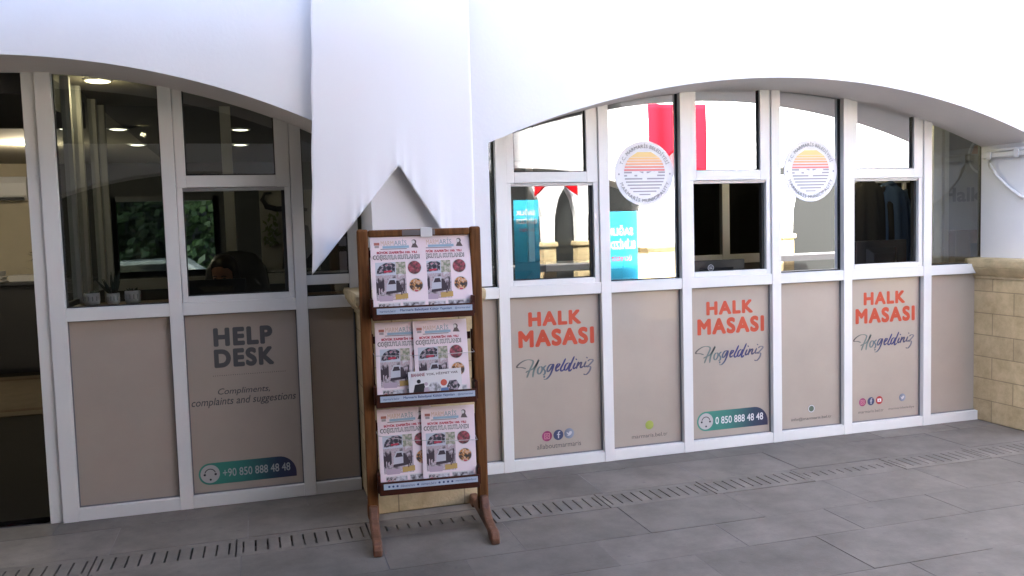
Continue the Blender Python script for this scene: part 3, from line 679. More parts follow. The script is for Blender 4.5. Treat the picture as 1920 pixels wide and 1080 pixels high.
for wx in (-1.3, 1.3):
    w_ = MB().rings([[(wx + .3 * math.cos(a * math.pi / 10), yy, .3 + .3 * math.sin(a * math.pi / 10)) for a in range(20)] for yy in (-.84, -.6)], smooth=False).build('wheel', RUBBER, car)
    MB().rings([[(wx + .18 * math.cos(a * math.pi / 8), yy, .3 + .18 * math.sin(a * math.pi / 8)) for a in range(16)] for yy in (-.85, -.83)], smooth=False).build('rim', GREYALU, w_)
# ------------------------------------------------------------------ desks, screens, chairs, people
def desk(x0, x1, y0, y1, label):
    t = thing('desk', label, 'desk')
    B('desk_top', mat('desk_grey', (.16, .15, .14), .5), t, (x0, x1, y0, y1, .70, .73), bevel=.004)
    for xx in (x0 + .03, x1 - .07):
        for yy in (y0 + .03, y1 - .07): B('leg', BLACK, t, (xx, xx + .04, yy, yy + .04, .003, .70))
desk(.05, 1.2, .40, .82, 'dark desk behind the HELP DESK window')
desk(1.95, 7.3, .35, .80, 'long dark desk behind the right windows')
def monitor(x, y, top, w_, label, logo=False, rz=0):
    t = thing('monitor', label, 'monitor', (x, y, .73), rz, 'black computer monitors on the desks')
    h = w_ * .6; zt = top - .73
    pts = []
    MB().box(-w_ / 2, w_ / 2, -.012, .012, zt - h, zt).build('screen_case', BLACK, t, bevel=.006)
    MB().rings([[(-w_ * .3, -.012, zt - h * .85), (w_ * .3, -.012, zt - h * .85), (w_ * .3, -.012, zt - h * .2), (-w_ * .3, -.012, zt - h * .2)], [(-w_ * .2, -.045, zt - h * .75), (w_ * .2, -.045, zt - h * .75), (w_ * .2, -.045, zt - h * .35), (-w_ * .2, -.045, zt - h * .35)]], smooth=False).build('rear_hump', BLACK, t)
    B('neck', BLACK, t, (-.035, .035, -.02, .02, .015, zt - h + .05)); MB().lathe([(.11, 0), (.115, .008), (.10, .016), (.03, .02)], n=20).build('base', BLACK, t)
    if logo:
        m = MB(); disc(m, -w_ * .14, zt - .052, .024, -.0475, 24, .019)
        for q in (-.006, .006): m.quad((-w_ * .14 - .013, -.0476, zt - .052 + q - .003), (-w_ * .14 + .013, -.0476, zt - .052 + q - .003), (-w_ * .14 + .013, -.0476, zt - .052 + q + .003), (-w_ * .14 - .013, -.0476, zt - .052 + q + .003))
        m.build('round_logo', PALE, t)
monitor(.50, .52, 1.235, .34, 'black monitor in front of the woman behind the HELP DESK window')
monitor(2.36, .52, 1.262, .50, 'black monitor behind the leftmost HALK MASASI window')
monitor(3.87, .47, 1.222, .46, 'black monitor with a round pale logo behind the middle HALK MASASI window', True)
monitor(5.26, .45, 1.318, .46, 'black monitor below the hanging coats')
def chair(x, y, rz, label, col):
    t = thing('office_chair', label, 'chair', (x, y, 0), rz)
    m_ = mat('chair_' + col[0], col[1], .5)
    r = []
    for z, w_, d in ((.55, .2, .03), (.7, .235, .035), (1.0, .24, .04), (1.25, .21, .035), (1.36, .14, .025), (1.385, .05, .01)):
        r.append([(w_ * math.cos(a * math.pi / 8), .2 + d * math.sin(a * math.pi / 8) + (z - .55) * .12, z) for a in range(16)])
    MB().rings(r).build('backrest', m_, t)
    MB().rings([[(.25 * s * math.cos(a * math.pi / 10), .22 * s * math.sin(a * math.pi / 10), z) for a in range(20)] for s, z in ((.8, .43), (1, .45), (1, .49), (.85, .51))]).build('seat', m_, t)
    MB().tube([(0, 0, .08), (0, 0, .43)], .025).build('stem', BLACK, t)
    for k in range(5):
        a = k * 2 * math.pi / 5; l = MB().tube([(0, 0, .09), (.27 * math.cos(a), .27 * math.sin(a), .05)], [.022, .014]).build('leg', BLACK, t)
        MB().lathe([(.001, -.025), (.02, -.018), (.025, 0), (.02, .018), (.001, .025)], (.27 * math.cos(a), .27 * math.sin(a), .028), 10).build('caster', BLACK, l)
chair(4.98, .98, .5, 'brown leather office chair behind the right emblem', ('brown', (.10, .035, .022)))
chair(.60, 1.22, 0, 'black office chair under the woman at the help desk', ('black', (.012, .012, .012)))
chair(3.80, 1.16, 0, 'black office chair under the person behind the left emblem', ('black', (.012, .012, .012)))
SKIN = mat('skin', (.42, .20, .13), .5); SKIN2 = mat('skin_pale', (.50, .27, .18), .5)
def seated_person(x, y, rz, label, skin, hairc, shirtc, head_turn, nod=0, ht=0.0, long=True):
    """seated figure facing -y in its own axes; seat at .5 m"""
    t = thing('person', label, 'person', (x, y, ht), rz)
    m = MB()
    def ell(z, rx, ry, cy=0, n=18): return [(rx * math.cos(2 * math.pi * i / n), cy + ry * math.sin(2 * math.pi * i / n), z) for i in range(n)]
    m.rings([ell(.44, .16, .13, .02), ell(.52, .175, .14), ell(.66, .145, .11), ell(.80, .155, .115), ell(.92, .175, .11), ell(1.0, .165, .085), ell(1.035, .10, .065), ell(1.055, .055, .055, .0), ell(1.10, .05, .05, -.005), ell(1.15, .052, .055, -.01)])
    Hm = Matrix.Translation((0, -.015, 1.16)) @ Matrix.Rotation(head_turn, 4, 'Z') @ Matrix.Rotation(nod, 4, 'X')
    def hp_(p): return tuple(Hm @ Vector(p))
    hr = [(-.055, .030, .032, -.05), (-.035, .048, .05, -.045), (.0, .062, .075, -.02), (.045, .072, .09, -.005), (.09, .076, .097, .004), (.125, .07, .09, .008), (.155, .05, .065, .01), (.172, .02, .025, .01)]
    m.rings([[hp_(p) for p in ell(z, rx, ry, cy)] for z, rx, ry, cy in hr])
    m.rings([[hp_((sx * w_, yy, z)) for sx, z in ((-1, zb), (1, zb), (.5, zt), (-.5, zt))] for w_, yy, zb, zt in ((.014, -.085, .018, .07), (.011, -.112, .02, .045))], smooth=True)   # nose
    m.rings([[hp_((.024 * math.cos(a * math.pi / 5), -.072 - .012 * (1 if k else 0), -.012 + .008 * math.sin(a * math.pi / 5))) for a in range(10)] for k in (0, 1)])  # lips
    for sx in (-1, 1):
        m.rings([[hp_((sx * (.068 + .012 * k), .01 + .018 * math.cos(a * math.pi / 5), .04 + .03 * math.sin(a * math.pi / 5))) for a in range(10)] for k in (0, 1)])  # ear
        sh = Vector((sx * .17, 0, .965)); el = Vector((sx * .235, -.06, .74)); wr = Vector((sx * .13, -.27, .765)); 
        m.tube([sh, (sh + el) / 2 + Vector((sx * .01, 0, 0)), el, (el + wr) / 2, wr], [.052, .046, .038, .036, .026], 12)
        d = (wr - el).normalized(); pc = wr + d * .045
        m.tube([wr, pc, wr + d * .085], [.026, .034, .03], 10)
        for q in range(4):
            b0 = wr + d * .08 + Vector((sx * (.024 - .016 * q), 0, 0)); ln = (.06, .072, .068, .05)[q]
            m.tube([b0, b0 + d * ln * .5 + Vector((0, 0, .004)), b0 + d * ln + Vector((0, 0, -.012))], [.0085, .008, .0065], 8)
        b0 = wr + d * .03 + Vector((-sx * .025, 0, 0)); m.tube([b0, b0 + d * .03 + Vector((-sx * .022, 0, 0)), b0 + d * .055 + Vector((-sx * .026, 0, -.006))], [.011, .0095, .0075], 8)
        hip = Vector((sx * .09, 0, .50)); kn = Vector((sx * .11, -.42, .50)); an = Vector((sx * .11, -.40, .09))
        m.tube([hip, (hip + kn) / 2, kn], [.085, .072, .056], 12); m.tube([kn, (kn + an) / 2 + Vector((0, .02, .05)), an], [.054, .052, .034], 12)
        m.tube([an + Vector((0, .05, -.04)), an + Vector((0, -.04, -.045)), an + Vector((0, -.16, -.065))], [.036, .04, .025], 10)
    b = m.build('body', skin, t); md = b.modifiers.new('remesh', 'REMESH'); md.mode = 'VOXEL'; md.voxel_size = .0065; md.use_smooth_shade = True
    sm = b.modifiers.new('smooth', 'SMOOTH'); sm.iterations = 3; sm.factor = .5
    for sx in (-1, 1):
        e = MB().rings([[hp_((sx * .03 + .011 * s * math.cos(a * math.pi / 5), -.086 - .004 * k, .052 + .006 * s * math.sin(a * math.pi / 5))) for a in range(10)] for k, s in ((0, 1), (1, .6))]).build('eye', BLACK, t)
        MB().tube([hp_((sx * .015, -.094, .068)), hp_((sx * .03, -.094, .073)), hp_((sx * .046, -.086, .068))], .003, 6).build('eyebrow', hairc, t)
    h = MB(); n = 22; prof = [(.182, .012, .014), (.175, .045, .05), (.155, .068, .082), (.12, .083, .102), (.08, .088, .108), (.04, .088, .106)]
    if long: prof += [(-.02, .094, .10), (-.08, .10, .095), (-.15, .105, .085), (-.22, .10, .07), (-.26, .07, .045)]
    rr = []
    for z, rx, ry in prof:
        ring = []
        for i in range(n):
            a = 2 * math.pi * i / n; px, py = rx * math.cos(a), ry * math.sin(a) + .012
            if z < .13 and math.sin(a) < -.25:      # open in front of the face
                k = min(1, (.13 - z) / .05); py = py * (1 - k) + k * max(py, -.035 + .0); px = px * (1 + .02 * k)
            ring.append(hp_((px + .004 * math.sin(9 * a), py, z)))
        rr.append(ring)
    h.rings(rr).build('hair', hairc, t)
    c = MB(); c.rings([ell(.44, .19, .16, .01), ell(.54, .19, .155), ell(.66, .162, .128), ell(.80, .172, .132), ell(.92, .19, .125), ell(1.0, .178, .098), ell(1.04, .112, .078), ell(1.06, .07, .068)], caps=False)
    for sx in (-1, 1):
        sh = Vector((sx * .155, 0, .975)); el = Vector((sx * .235, -.06, .74)); wr = Vector((sx * .14, -.25, .765))
        c.tube([sh, (sh + el) / 2 + Vector((sx * .01, 0, 0)), el, (el + wr) / 2, wr], [.068, .06, .052, .048, .038], 12)
    c.build('shirt', shirtc, t)
    p = MB()
    for sx in (-1, 1):
        p.tube([(sx * .08, .05, .50), (sx * .1, -.2, .505), (sx * .11, -.43, .505)], [.105, .09, .07], 12); p.tube([(sx * .11, -.43, .53), (sx * .11, -.40, .3), (sx * .11, -.39, .1)], [.072, .068, .055], 12)
    p.build('trousers', BLACK, t)
HAIR = mat('dark_hair', (.012, .007, .005), .45, bump=.3, bscale=60)
seated_person(.54, 1.05, R(-12), 'woman with long dark hair looking down at a monitor behind the HELP DESK window', SKIN, HAIR, mat('dark_top', (.02, .015, .018), .8), R(-8), R(16), .03)
seated_person(3.73, .98, R(20), 'person with short hair beside the left emblem seen low behind the glass', SKIN2, HAIR, mat('brown_top', (.08, .05, .04), .8), R(50), 0, -.04, False)
# coats
def coat(x, y, top, label, m_):
    t = thing('hanging_coat', label, 'coat', (x, y, top), group='coats hanging in the booth')
    r = []; n = 36
    for z, w_, d in ((0, .05, .035), (-.03, .11, .055), (-.07, .16, .07), (-.2, .175, .08), (-.4, .185, .085), (-.62, .20, .09), (-.78, .205, .085)):
        k = min(1, -z / .3)
        r.append([((w_ + .012 * k * math.sin(7 * a + z * 4)) * math.cos(a), (d + .018 * k * math.sin(9 * a + 2)) * math.sin(a), z + .008 * math.sin(5 * a)) for a in [2 * math.pi * i / n for i in range(n)]])
    MB().rings(r).build('coat_body', m_, t)
    for sx in (-1, 1):
        MB().tube([(sx * .13, 0, -.06), (sx * .19, -.01, -.2), (sx * .21, -.015, -.4), (sx * .2, -.03, -.6)], [.05, .055, .052, .045], 12).build('sleeve', m_, t)
    MB().tube([(-.06, 0, -.01), (0, -.03, .01), (.06, 0, -.01)], .022).build('collar', m_, t)
    B('hook', GREYALU, t, (-.006, .006, -.01, .06, -.005, .03))
coat(5.56, .98, 1.79, 'black coat hanging behind the rightmost HALK MASASI window', mat('black_cloth', (.008, .008, .009), .9))
coat(5.80, 1.0, 1.76, 'dark blue jacket hanging beside the black coat', mat('navy_cloth', (.03, .06, .12), .85))
cr_ = thing('coat_rail', 'grey rail on posts holding the hanging coats', 'coat rail')
B('rail', GREYALU, cr_, (5.3, 6.05, 1.045, 1.07, 1.775, 1.80)); 
for xx in (5.3, 5.99): B('post', WHITEP, cr_, (xx, xx + .025, 1.045, 1.07, .003, 1.80))
bx = thing('cardboard_box', 'brown cardboard box on the sill beside the right pier', 'box', (6.02, .46, .73))
CARD = mat('cardboard', (.22, .14, .075), .85, var=.15)
B('carton', CARD, bx, (-.15, .15, -.1, .1, 0, .64), bevel=.004); B('tape', mat('tape_brown', (.16, .095, .05), .35), bx, (-.02, .02, -.1015, .1, .2, .6415))
B('dark_tag', BLACK, bx, (-.005, .11, -.103, -.1005, .42, .54))
ip = thing('inner_panel', 'grey inner panel lettered Halk at the right end of the booth', 'panel')
B('board', mat('olive_grey_board', (.30, .30, .27), .7), ip, (6.12, 7.5, .9, .93, .8, 2.44)); B('white_post', mat('booth_post_white', (.68, .68, .62), .5), ip, (5.72, 5.80, .42, .46, .73, 2.449), (5.825, 5.865, .42, .46, .73, 2.449))
text('lettering', 'Halk', 6.25, 6.66, 1.60, 1.72, .898, GREYINK, ip, bold=.03)
hf = MB(); disc(hf, 6.66, 1.98, .15, .898, 40, .13); hf.build('faint_emblem', mat('faint_white', (.6, .6, .58), .6), ip)
hf = MB(); hf.quad((6.55, .8975, 2.0), (6.77, .8975, 2.0), (6.74, .8975, 2.07), (6.58, .8975, 2.07)); hf.build('sun_stripe', mat('faint_orange', (.32, .16, .08), .6), ip)
# dark wall picture behind HELP DESK
pic = thing('wall_board', 'pale board with a black curling ornament and green leaf behind the HELP DESK window', 'board')
B('board', mat('pale_board', (.32, .31, .27), .8), pic, (.78, 1.2, 1.60, 1.63, 1.22, 1.82), (-.0, .0001, 1.6, 1.61, 1.2, 1.21))
mb = MB(); mb.tube([(.87, 1.592, 1.80), (.82, 1.592, 1.795), (.80, 1.592, 1.75), (.83, 1.592, 1.70), (.9, 1.592, 1.68), (1.0, 1.592, 1.685), (1.12, 1.592, 1.67)], [.006, .012, .018, .022, .02, .022, .012], 8); mb.build('curl', BLACK, pic)
mb = MB()
for k in range(40):
    c = Vector((random.gauss(.86, .03), 1.588 - random.random() * .02, random.uniform(1.42, 1.64))); d = Vector((random.uniform(-.5, .5), 0, random.uniform(-1, 1))).normalized() * .025
    mb.quad(tuple(c - d), tuple(c + Vector((.012, -.004, 0))), tuple(c + d), tuple(c - Vector((.012, .004, 0))))
mb.build('leaf', mat('leaf_green', (.09, .13, .03), .5), pic)
mb = MB().prism([(.92, 1.24), (1.18, 1.24), (1.12, 1.55), (.96, 1.62)], 1.58, 1.595); mb.build('dark_shape', mat('dark_print', (.03, .03, .035), .7), pic)
# pots on the sill
LEAF = mat('succulent_leaf', (.035, .045, .03), .5); POT = mat('white_glazed_pot', (.62, .60, .57), .35, var=.25, vscale=30)
for i, (px, r, h, lab) in enumerate([(-.14, .042, .066, 'white round pot nearest the door jamb on the wooden sill'), (-.032, .034, .06, 'white pot with tall spiky leaves between two others on the sill'), (.068, .042, .07, 'white pot with a low dark succulent, rightmost on the sill')]):
    t = thing('plant_pot', lab, 'plant', (px, .2, 1.138), group='white plant pots on the left sill')
    MB().lathe([(r * .72, 0), (r * .92, .006), (r, h * .35), (r, h * .8), (r * .96, h), (r * .88, h), (r * .86, h * .8), (.001, h * .78)], n=28).build('pot', POT, t)
    for q in range(5):
        a = R(200 + q * 28); B('painted_mark', mat('pot_mark', (.3, .29, .28), .5), t, (r * 1.002 * math.cos(a) - .003, r * 1.002 * math.cos(a) + .003, r * 1.004 * math.sin(a) - .0008, r * 1.004 * math.sin(a) + .0008, h * .35, h * .72))
    lf = MB()
    nl, ll = ((14, .035), (13, .15), (16, .04))[i]
    for k in range(nl):
        a = k * 2.4; tilt = random.uniform(.1, .75) if i == 1 else random.uniform(.5, 1.1); l = ll * random.uniform(.6, 1)
        d = Vector((math.cos(a) * math.sin(tilt), math.sin(a) * math.sin(tilt), math.cos(tilt))); b0 = Vector((math.cos(a) * r * .3, math.sin(a) * r * .3, h * .78))
        wv = .007 if i == 1 else .009
        lf.tube([b0, b0 + d * l * .5, b0 + d * l], [wv * .8, wv, .001], 6)
    lf.build('leaves', LEAF, t)
# ------------------------------------------------------------------ banner
bn = MB(); nx, nz = 64, 120; zt = 3.75; V = []
def edge_x(f, z): 
    l = 1.002 + .042 * (z - 1.287); r = 1.862 + .003 * (z - 1.2)
    return l + (r - l) * f
for j in range(nz + 1):
    for i in range(nx + 1):
        f = i / nx
        zb = 1.287 + (1.835 - 1.287) * (f / .52) if f < .52 else 1.205 + (1.835 - 1.205) * ((1 - f) / .48)
        s = j / nz; s = 1 - (1 - s) ** 1.0; z = zb + (zt - zb) * s
        d = z - zb
        hem = math.exp(-d * 14)
        yy = -.512 - .004 * math.sin(f * 5 + .8) - .0015 * math.sin(f * 17 + z * 1.3) - .007 * math.sin(f * 70 + 3 * math.sin(f * 23)) * hem - .005 * math.sin(f * 26 + 1) * math.exp(-d * 6) - .0012 * math.sin(z * 7 + f * 6)
        yy -= .03 * math.exp(-d * 1.6) * (1 - 1.6 * (f - .52) ** 2)
        V.append((edge_x(f, z) + .002 * math.sin(z * 19) * (f < .03), yy, z))
bn.add(V, [(j * (nx + 1) + i, j * (nx + 1) + i + 1, (j + 1) * (nx + 1) + i + 1, (j + 1) * (nx + 1) + i) for j in range(nz) for i in range(nx)], True)
CLOTH = mat('white_banner_cloth', (.84, .84, .86), .8, bump=.06, bscale=160)
bo = bn.build('hanging_banner', CLOTH)
sd = bo.modifiers.new('thick', 'SOLIDIFY'); sd.thickness = .0025
tag(bo, 'long white cloth banner with a swallowtail lower edge hanging on the pier', 'banner')
# red banner and blue display flags over the passage (mirrored in the glass)
def tail_banner(x0, x1, y, z0, zn, z1, label, m_):
    mb = MB(); n = 30; V = []
    for j in range(13):
        for i in range(n + 1):
            f = i / n; zb = z0 + (zn - z0) * (1 - abs(f - .5) * 2); z = zb + (z1 - zb) * j / 12
            V.append((x0 + (x1 - x0) * f, y + .03 * math.sin(f * 14) + .01 * math.sin(z * 5), z))
    mb.add(V, [(j * (n + 1) + i, j * (n + 1) + i + 1, (j + 1) * (n + 1) + i + 1, (j + 1) * (n + 1) + i) for j in range(12) for i in range(n)], True)
    o = mb.build('red_banner', m_); o.modifiers.new('thick', 'SOLIDIFY').thickness = .003
    tag(o, label, 'banner')
REDC = mat('red_banner_cloth', (.72, .006, .014), .9, spec=.05)
tail_banner(6.42, 7.36, -6.75, 2.15, 2.6, 3.26, 'red cloth banner on the opposite arcade mirrored in the upper window panes', REDC)
tail_banner(6.35, 7.3, -12.0, 2.1, 2.5, 3.0, 'farther red banner mirrored above the leftmost HALK MASASI window', REDC)
def display_flag(x, y, w_, h, label):
    t = thing('display_flag', label, 'sign', (x, y, 0), group='blue display boards across the passage')
    B('board', gradmat('blue_print', [(0, (.03, .42, .70)), (1, (.06, .55, .78))], 'z'), t, (-w_ / 2, w_ / 2, -.01, .01, .05, h), bevel=.004)
    text('lettering', 'SAĞLIK', -w_ * .42, w_ * .36, h - .32, h - .18, .0115, WHITEP, t, bold=.04, flip=True)
    text('lettering', 'ELİNİZDE', -w_ * .42, w_ * .42, h - .5, h - .36, .0115, WHITEP, t, bold=.04, flip=True)
    text('red_lettering', 'ücretsiz', -w_ * .3, w_ * .3, h - .66, h - .58, .0115, REDC, t, flip=True)
    B('foot', BLACK, t, (-w_ / 2, w_ / 2, -.15, .15, 0, .05), bevel=.01)
display_flag(5.44, -5.6, .48, 1.66, 'blue board lettered SAĞLIK mirrored under the left emblem')
display_flag(6.25, -12.3, .55, 2.05, 'blue board lettered SAĞLIK mirrored in the leftmost HALK MASASI window')
# ------------------------------------------------------------------ newspaper stand
SX, SY, SR = 1.507, -.80, R(-4.5)
stand = thing('newspaper_stand', 'brown wooden newspaper stand with three trays in front of the stone pier', 'newspaper stand', (SX, SY, 0), SR)
HWID = .276
for sx in (-1, 1):
    B('post', WOOD, stand, (sx * HWID - .027, sx * HWID + .027, -.019, .019, .075, 1.508), bevel=.010)
    pr = [(-.325, 0), (-.325, .03), (-.315, .058), (-.285, .066), (-.24, .064), (-.16, .072), (-.09, .10), (-.045, .15), (.045, .15), (.09, .10), (.16, .072), (.24, .064), (.285, .066), (.315, .058), (.325, .03), (.325, 0), (.25, 0), (.21, .028), (-.21, .028), (-.25, 0)]
    mb = MB(); n = len(pr); w_ = .021
    v = [(sx * HWID - w_, y_, z_) for y_, z_ in pr] + [(sx * HWID + w_, y_, z_) for y_, z_ in pr]
    mb.add(v, [tuple(range(n)), tuple(range(2 * n - 1, n - 1, -1))] + [(i, (i + 1) % n, (i + 1) % n + n, i + n) for i in range(n)])
    f_ = mb.build('foot', mat('worn_foot_wood', (.20, .085, .042), .6, var=.5, vscale=20, bump=.3), stand, bevel=.009)
B('top_rail', WOOD, stand, (-HWID + .0275, HWID - .0275, -.0175, .0175, 1.468, 1.503), bevel=.008)
tp = B('metal_plate', mat('dull_metal_plate', (.17, .16, .175), .35, .8), stand, (-.085, .075, -.0205, -.0178, 1.472, 1.499), bevel=.001)
B('white_tape', mat('white_tape', (.62, .62, .62), .5), stand, (.005, .062, -.0235, .0195, 1.462, 1.508), bevel=.002)
B('low_rail', WOODD, stand, (-HWID + .0275, HWID - .0275, -.012, .012, .20, .235), bevel=.004)
BLUEINK = mat('navy_ink', (.03, .055, .16), .5); STRIP = mat('pale_label_strip', (.44, .52, .62), .4)
trays = [1.07, .645, .215]
tops = (1.475, 1.04, .625)
for k, z in enumerate(trays):
    t = thing('tray', '', ''); del t['label'], t['category']; t.parent = stand; t.name = 'tray'
    B('lip', WOODD, t, (-.246, .246, -.098, -.084, z, z + .066), bevel=.004)
    B('base_board', WOODD, t, (-.246, .246, -.0838, .02, z + .002, z + .014))
    for sx in (-1, 1):
        B('side_slat', WOODD, t, (sx * .2465 - .007, sx * .2465 + .007, -.0838, .03, z + .0142, z + .10)); B('side_slat', WOODD, t, (sx * .2465 - .004, sx * .2465 + .004, .004, .022, z + .1002, z + .35))
        B('bracket', WOODD, t, (min(sx * .2508, sx * .2485 + sx * .002), max(sx * .2508, sx * .2485 + sx * .002), -.012, .012, z + .02, z + .30))
    B('back_rail', WOODD, t, (-.242, .242, .024, .034, z + .30, z + .335))
    ls = B('label_strip', STRIP, t, (-.226, .236, -.1005, -.0985, z + .030, z + .058))
    if k < 2:
        text('strip_lettering', 'Marmaris Belediyesi Kültür Yayınları', -.115, .135, z + .037, z + .052, -.1008, BLUEINK, t, bold=.025)
        text('strip_lettering', 'marmaris.bel.tr', -.212, -.135, z + .038, z + .050, -.1008, BLUEINK, t); text('strip_lettering', '@marmarisbel', .15, .225, z + .038, z + .051, -.1008, BLUEINK, t)
    else:
        mb = MB()
        for q in (-.2, -.18, -.16, -.06, .045, .066, .087, .108): disc(mb, q, z + .0445, .0055, -.1008, 10)
        mb.build('strip_icon', BLUEINK, t)
        text('strip_lettering', 'allaboutmarmaris', -.145, -.075, z + .038, z + .051, -.1008, BLUEINK, t); text('strip_lettering', 'marmaris.bel.tr', -.045, .03, z + .038, z + .051, -.1008, BLUEINK, t); text('strip_lettering', 'marmarisbelediyesi', .125, .228, z + .038, z + .051, -.1008, BLUEINK, t)
# newspapers
PAPER = mat('pink_newsprint', (.86, .74, .77), .8, var=.06, vscale=5); PEDGE = PAPER
NW, NH, NT = .266, .395, .008
PR = {
 'crowd': printmat('print_crowd', [(.3, (.10, .08, .09)), (.42, (.33, .28, .30)), (.5, (.5, .46, .5)), (.57, (.42, .30, .32)), (.66, (.60, .58, .62))], 42, 2),
 'band': printmat('print_band', [(.35, (.02, .02, .025)), (.5, (.05, .045, .06)), (.6, (.4, .36, .4)), (.7, (.45, .12, .16))], 70),
 'sky': mat('print_sky', (.52, .56, .62), .6), 'tree': printmat('print_tree', [(.4, (.2, .24, .15)), (.6, (.55, .5, .42))], 60),
 'red': printmat('print_red', [(.38, (.06, .03, .03)), (.5, (.22, .05, .06)), (.62, (.4, .06, .09)), (.7, (.3, .2, .17))], 55),
 'orange': printmat('print_orange', [(.36, (.035, .025, .02)), (.47, (.08, .05, .04)), (.53, (.6, .25, .06)), (.6, (.6, .5, .4)), (.68, (.5, .07, .09))], 45),
 'flag': printmat('print_flag', [(.4, (.03, .03, .03)), (.5, (.3, .28, .28)), (.58, (.6, .58, .58)), (.66, (.45, .08, .1))], 60),
 'street': printmat('print_street', [(.35, (.08, .08, .09)), (.5, (.4, .4, .42)), (.6, (.62, .62, .66))], 40)}
YEL = mat('print_ochre', (.50, .33, .10), .6); LIL = mat('print_lilac', (.46, .36, .44), .6); PWH = mat('print_paper_white', (.70, .66, .66), .6)
HRED = mat('headline_red', (.50, .035, .07), .5); HDK = mat('headline_outline', (.16, .13, .13), .5); LBL = mat('masthead_blue', (.30, .46, .58), .5); SEP = mat('portrait_sepia', (.12, .09, .085), .6)
MASTS = [mat('mast_orange', (.62, .45, .33), .5), mat('mast_teal', (.26, .36, .40), .5)]
def newspaper():
    t = thing('newspaper', 'newspaper', 'newspaper')
    def q(name, u0, u1, v0, v1, m_, lay=1, sk=0):
        y_ = -.0003 * lay
        return MB().quad((u0 * NW, y_, NH - v1 * NH), (u1 * NW, y_, NH - v1 * NH + sk), (u1 * NW, y_, NH - v0 * NH + sk), (u0 * NW, y_, NH - v0 * NH)).build(name, m_, t)
    sh = MB()
    for k in range(4):
        o_ = (0, .0012, -.001, .0018)[k]; sh.box(o_, NW + o_, k * .002 + (.0 if k == 0 else .0001), (k + 1) * .002 - .0001, 0, NH - .001 * k)
    sh.build('paper_sheets', PAPER, t)
    def tx(name, body, u0, u1, v0, v1, m_, lay=3, bold=.02): return text(name, body, u0 * NW, u1 * NW, NH - v1 * NH, NH - v0 * NH, -.0003 * lay, m_, t, bold=bold, res=2)
    tx('masthead', 'MARM', .19, .42, .065, .125, MASTS[0], 2, -.01); tx('masthead', 'ARİS', .43, .66, .045, .125, MASTS[1], 2, -.01)
    q('masthead_band', .22, .70, .128, .158, LBL, 1); q('masthead_line', .18, .66, .163, .171, HDK, 1)
    q('crest', .065, .165, .085, .118, mat('crest_red', (.45, .16, .12), .5), 1); q('crest', .075, .155, .122, .150, mat('crest_grey', (.36, .33, .33), .5), 1)
    pm = MB(); disc(pm, .795 * NW, NH - .085 * NH, .045 * NW, -.0003, 14); pm.quad((.74 * NW, -.0006, NH - .155 * NH), (.87 * NW, -.0006, NH - .16 * NH), (.83 * NW, -.0006, NH - .105 * NH), (.77 * NW, -.0006, NH - .11 * NH)); pm.build('portrait', SEP, t)
    pm = MB(); disc(pm, .782 * NW, NH - .087 * NH, .032 * NW, -.0009, 12); pm.build('portrait_face', PWH, t)
    tx('headline', "BÜYÜK ZAFER'İN 100. YILI", .11, .84, .188, .226, HRED, 2, .055)
    tx('headline', 'COŞKUYLA KUTLANDI', .035, .885, .236, .31, HDK, 2, .07); tx('headline', 'COŞKUYLA KUTLANDI', .05, .87, .245, .30, PWH, 12, .02)
    q('photo', .07, .62, .47, .80, PR['crowd'], 1); q('photo', .07, .44, .33, .49, PR['sky'], 2); q('photo', .44, .62, .33, .48, PR['tree'], 2)
    bm_ = MB(); bm_.quad(*[(u * NW, -.0009, NH - v * NH) for u, v in ((.09, .475), (.42, .455), (.43, .36), (.36, .335), (.25, .34), (.15, .375), (.1, .42))]); bm_.build('photo', PR['band'], t)
    q('photo_caption', .22, .36, .435, .458, HRED, 4, .002)
    rr_ = random.Random(5)
    for k in range(13):
        if k in (0, 8): fg = MB()
        u = (.085 + .018 * k) if k < 8 else .47 + .028 * (k - 8); v0 = rr_.uniform(.51, .58); v1 = v0 + rr_.uniform(.1, .17); hw = rr_.uniform(.007, .012)
        fg.quad(*[(a_ * NW, -.0006 - .00001 * k, NH - b_ * NH) for a_, b_ in ((u - hw, v1), (u + hw, v1), (u + hw * 1.2, v0 + .03), (u, v0), (u - hw * 1.2, v0 + .03))])
        if k in (7, 12): fg.build('photo_print', mat('print_dark', (.045, .03, .04), .6), t)
    tk = MB(); tk.quad(*[(u * NW, -.0009, NH - v * NH) for u, v in ((.25, .70), (.47, .69), (.48, .60), (.42, .53), (.31, .535), (.255, .61))]); tk.build('photo_print', mat('print_pale_grey', (.52, .53, .58), .6), t)
    DKP = mat('print_dark', (.045, .03, .04), .6)
    for yq, pq in ((-.0012, ((.285, .605), (.43, .60), (.405, .55), (.32, .552))), (-.0012, ((.24, .725), (.53, .705), (.52, .675), (.25, .69))), (-.00125, ((.43, .70), (.56, .69), (.53, .63), (.46, .56), (.435, .56)))):
        MB().quad(*[(u * NW, yq, NH - v * NH) for u, v in pq]).build('photo_patch', DKP, t)
    q('text_box', .12, .36, .745, .81, LIL, 2); q('text_box', .41, .64, .73, .795, YEL, 2, .004)
    for cu, cv, m_ in ((.78, .405, PR['red']), (.795, .625, PR['orange'])):
        disc(MB(), cu * NW, NH - cv * NH, .137 * NW, -.0006, 28).build('photo_rim', PWH, t); disc(MB(), cu * NW, NH - cv * NH, .122 * NW, -.0009, 28).build('round_photo', m_, t)
    q('photo_rim', .09, .50, .825, .985, PWH, 1); q('photo', .105, .28, .84, .985, PR['flag'], 2); q('photo', .28, .485, .84, .985, PR['street'], 2)
    q('photo_rim', .53, .95, .82, .985, PWH, 1); q('photo', .545, .935, .835, .985, PR['street'], 2)
    return t
proto = newspaper()
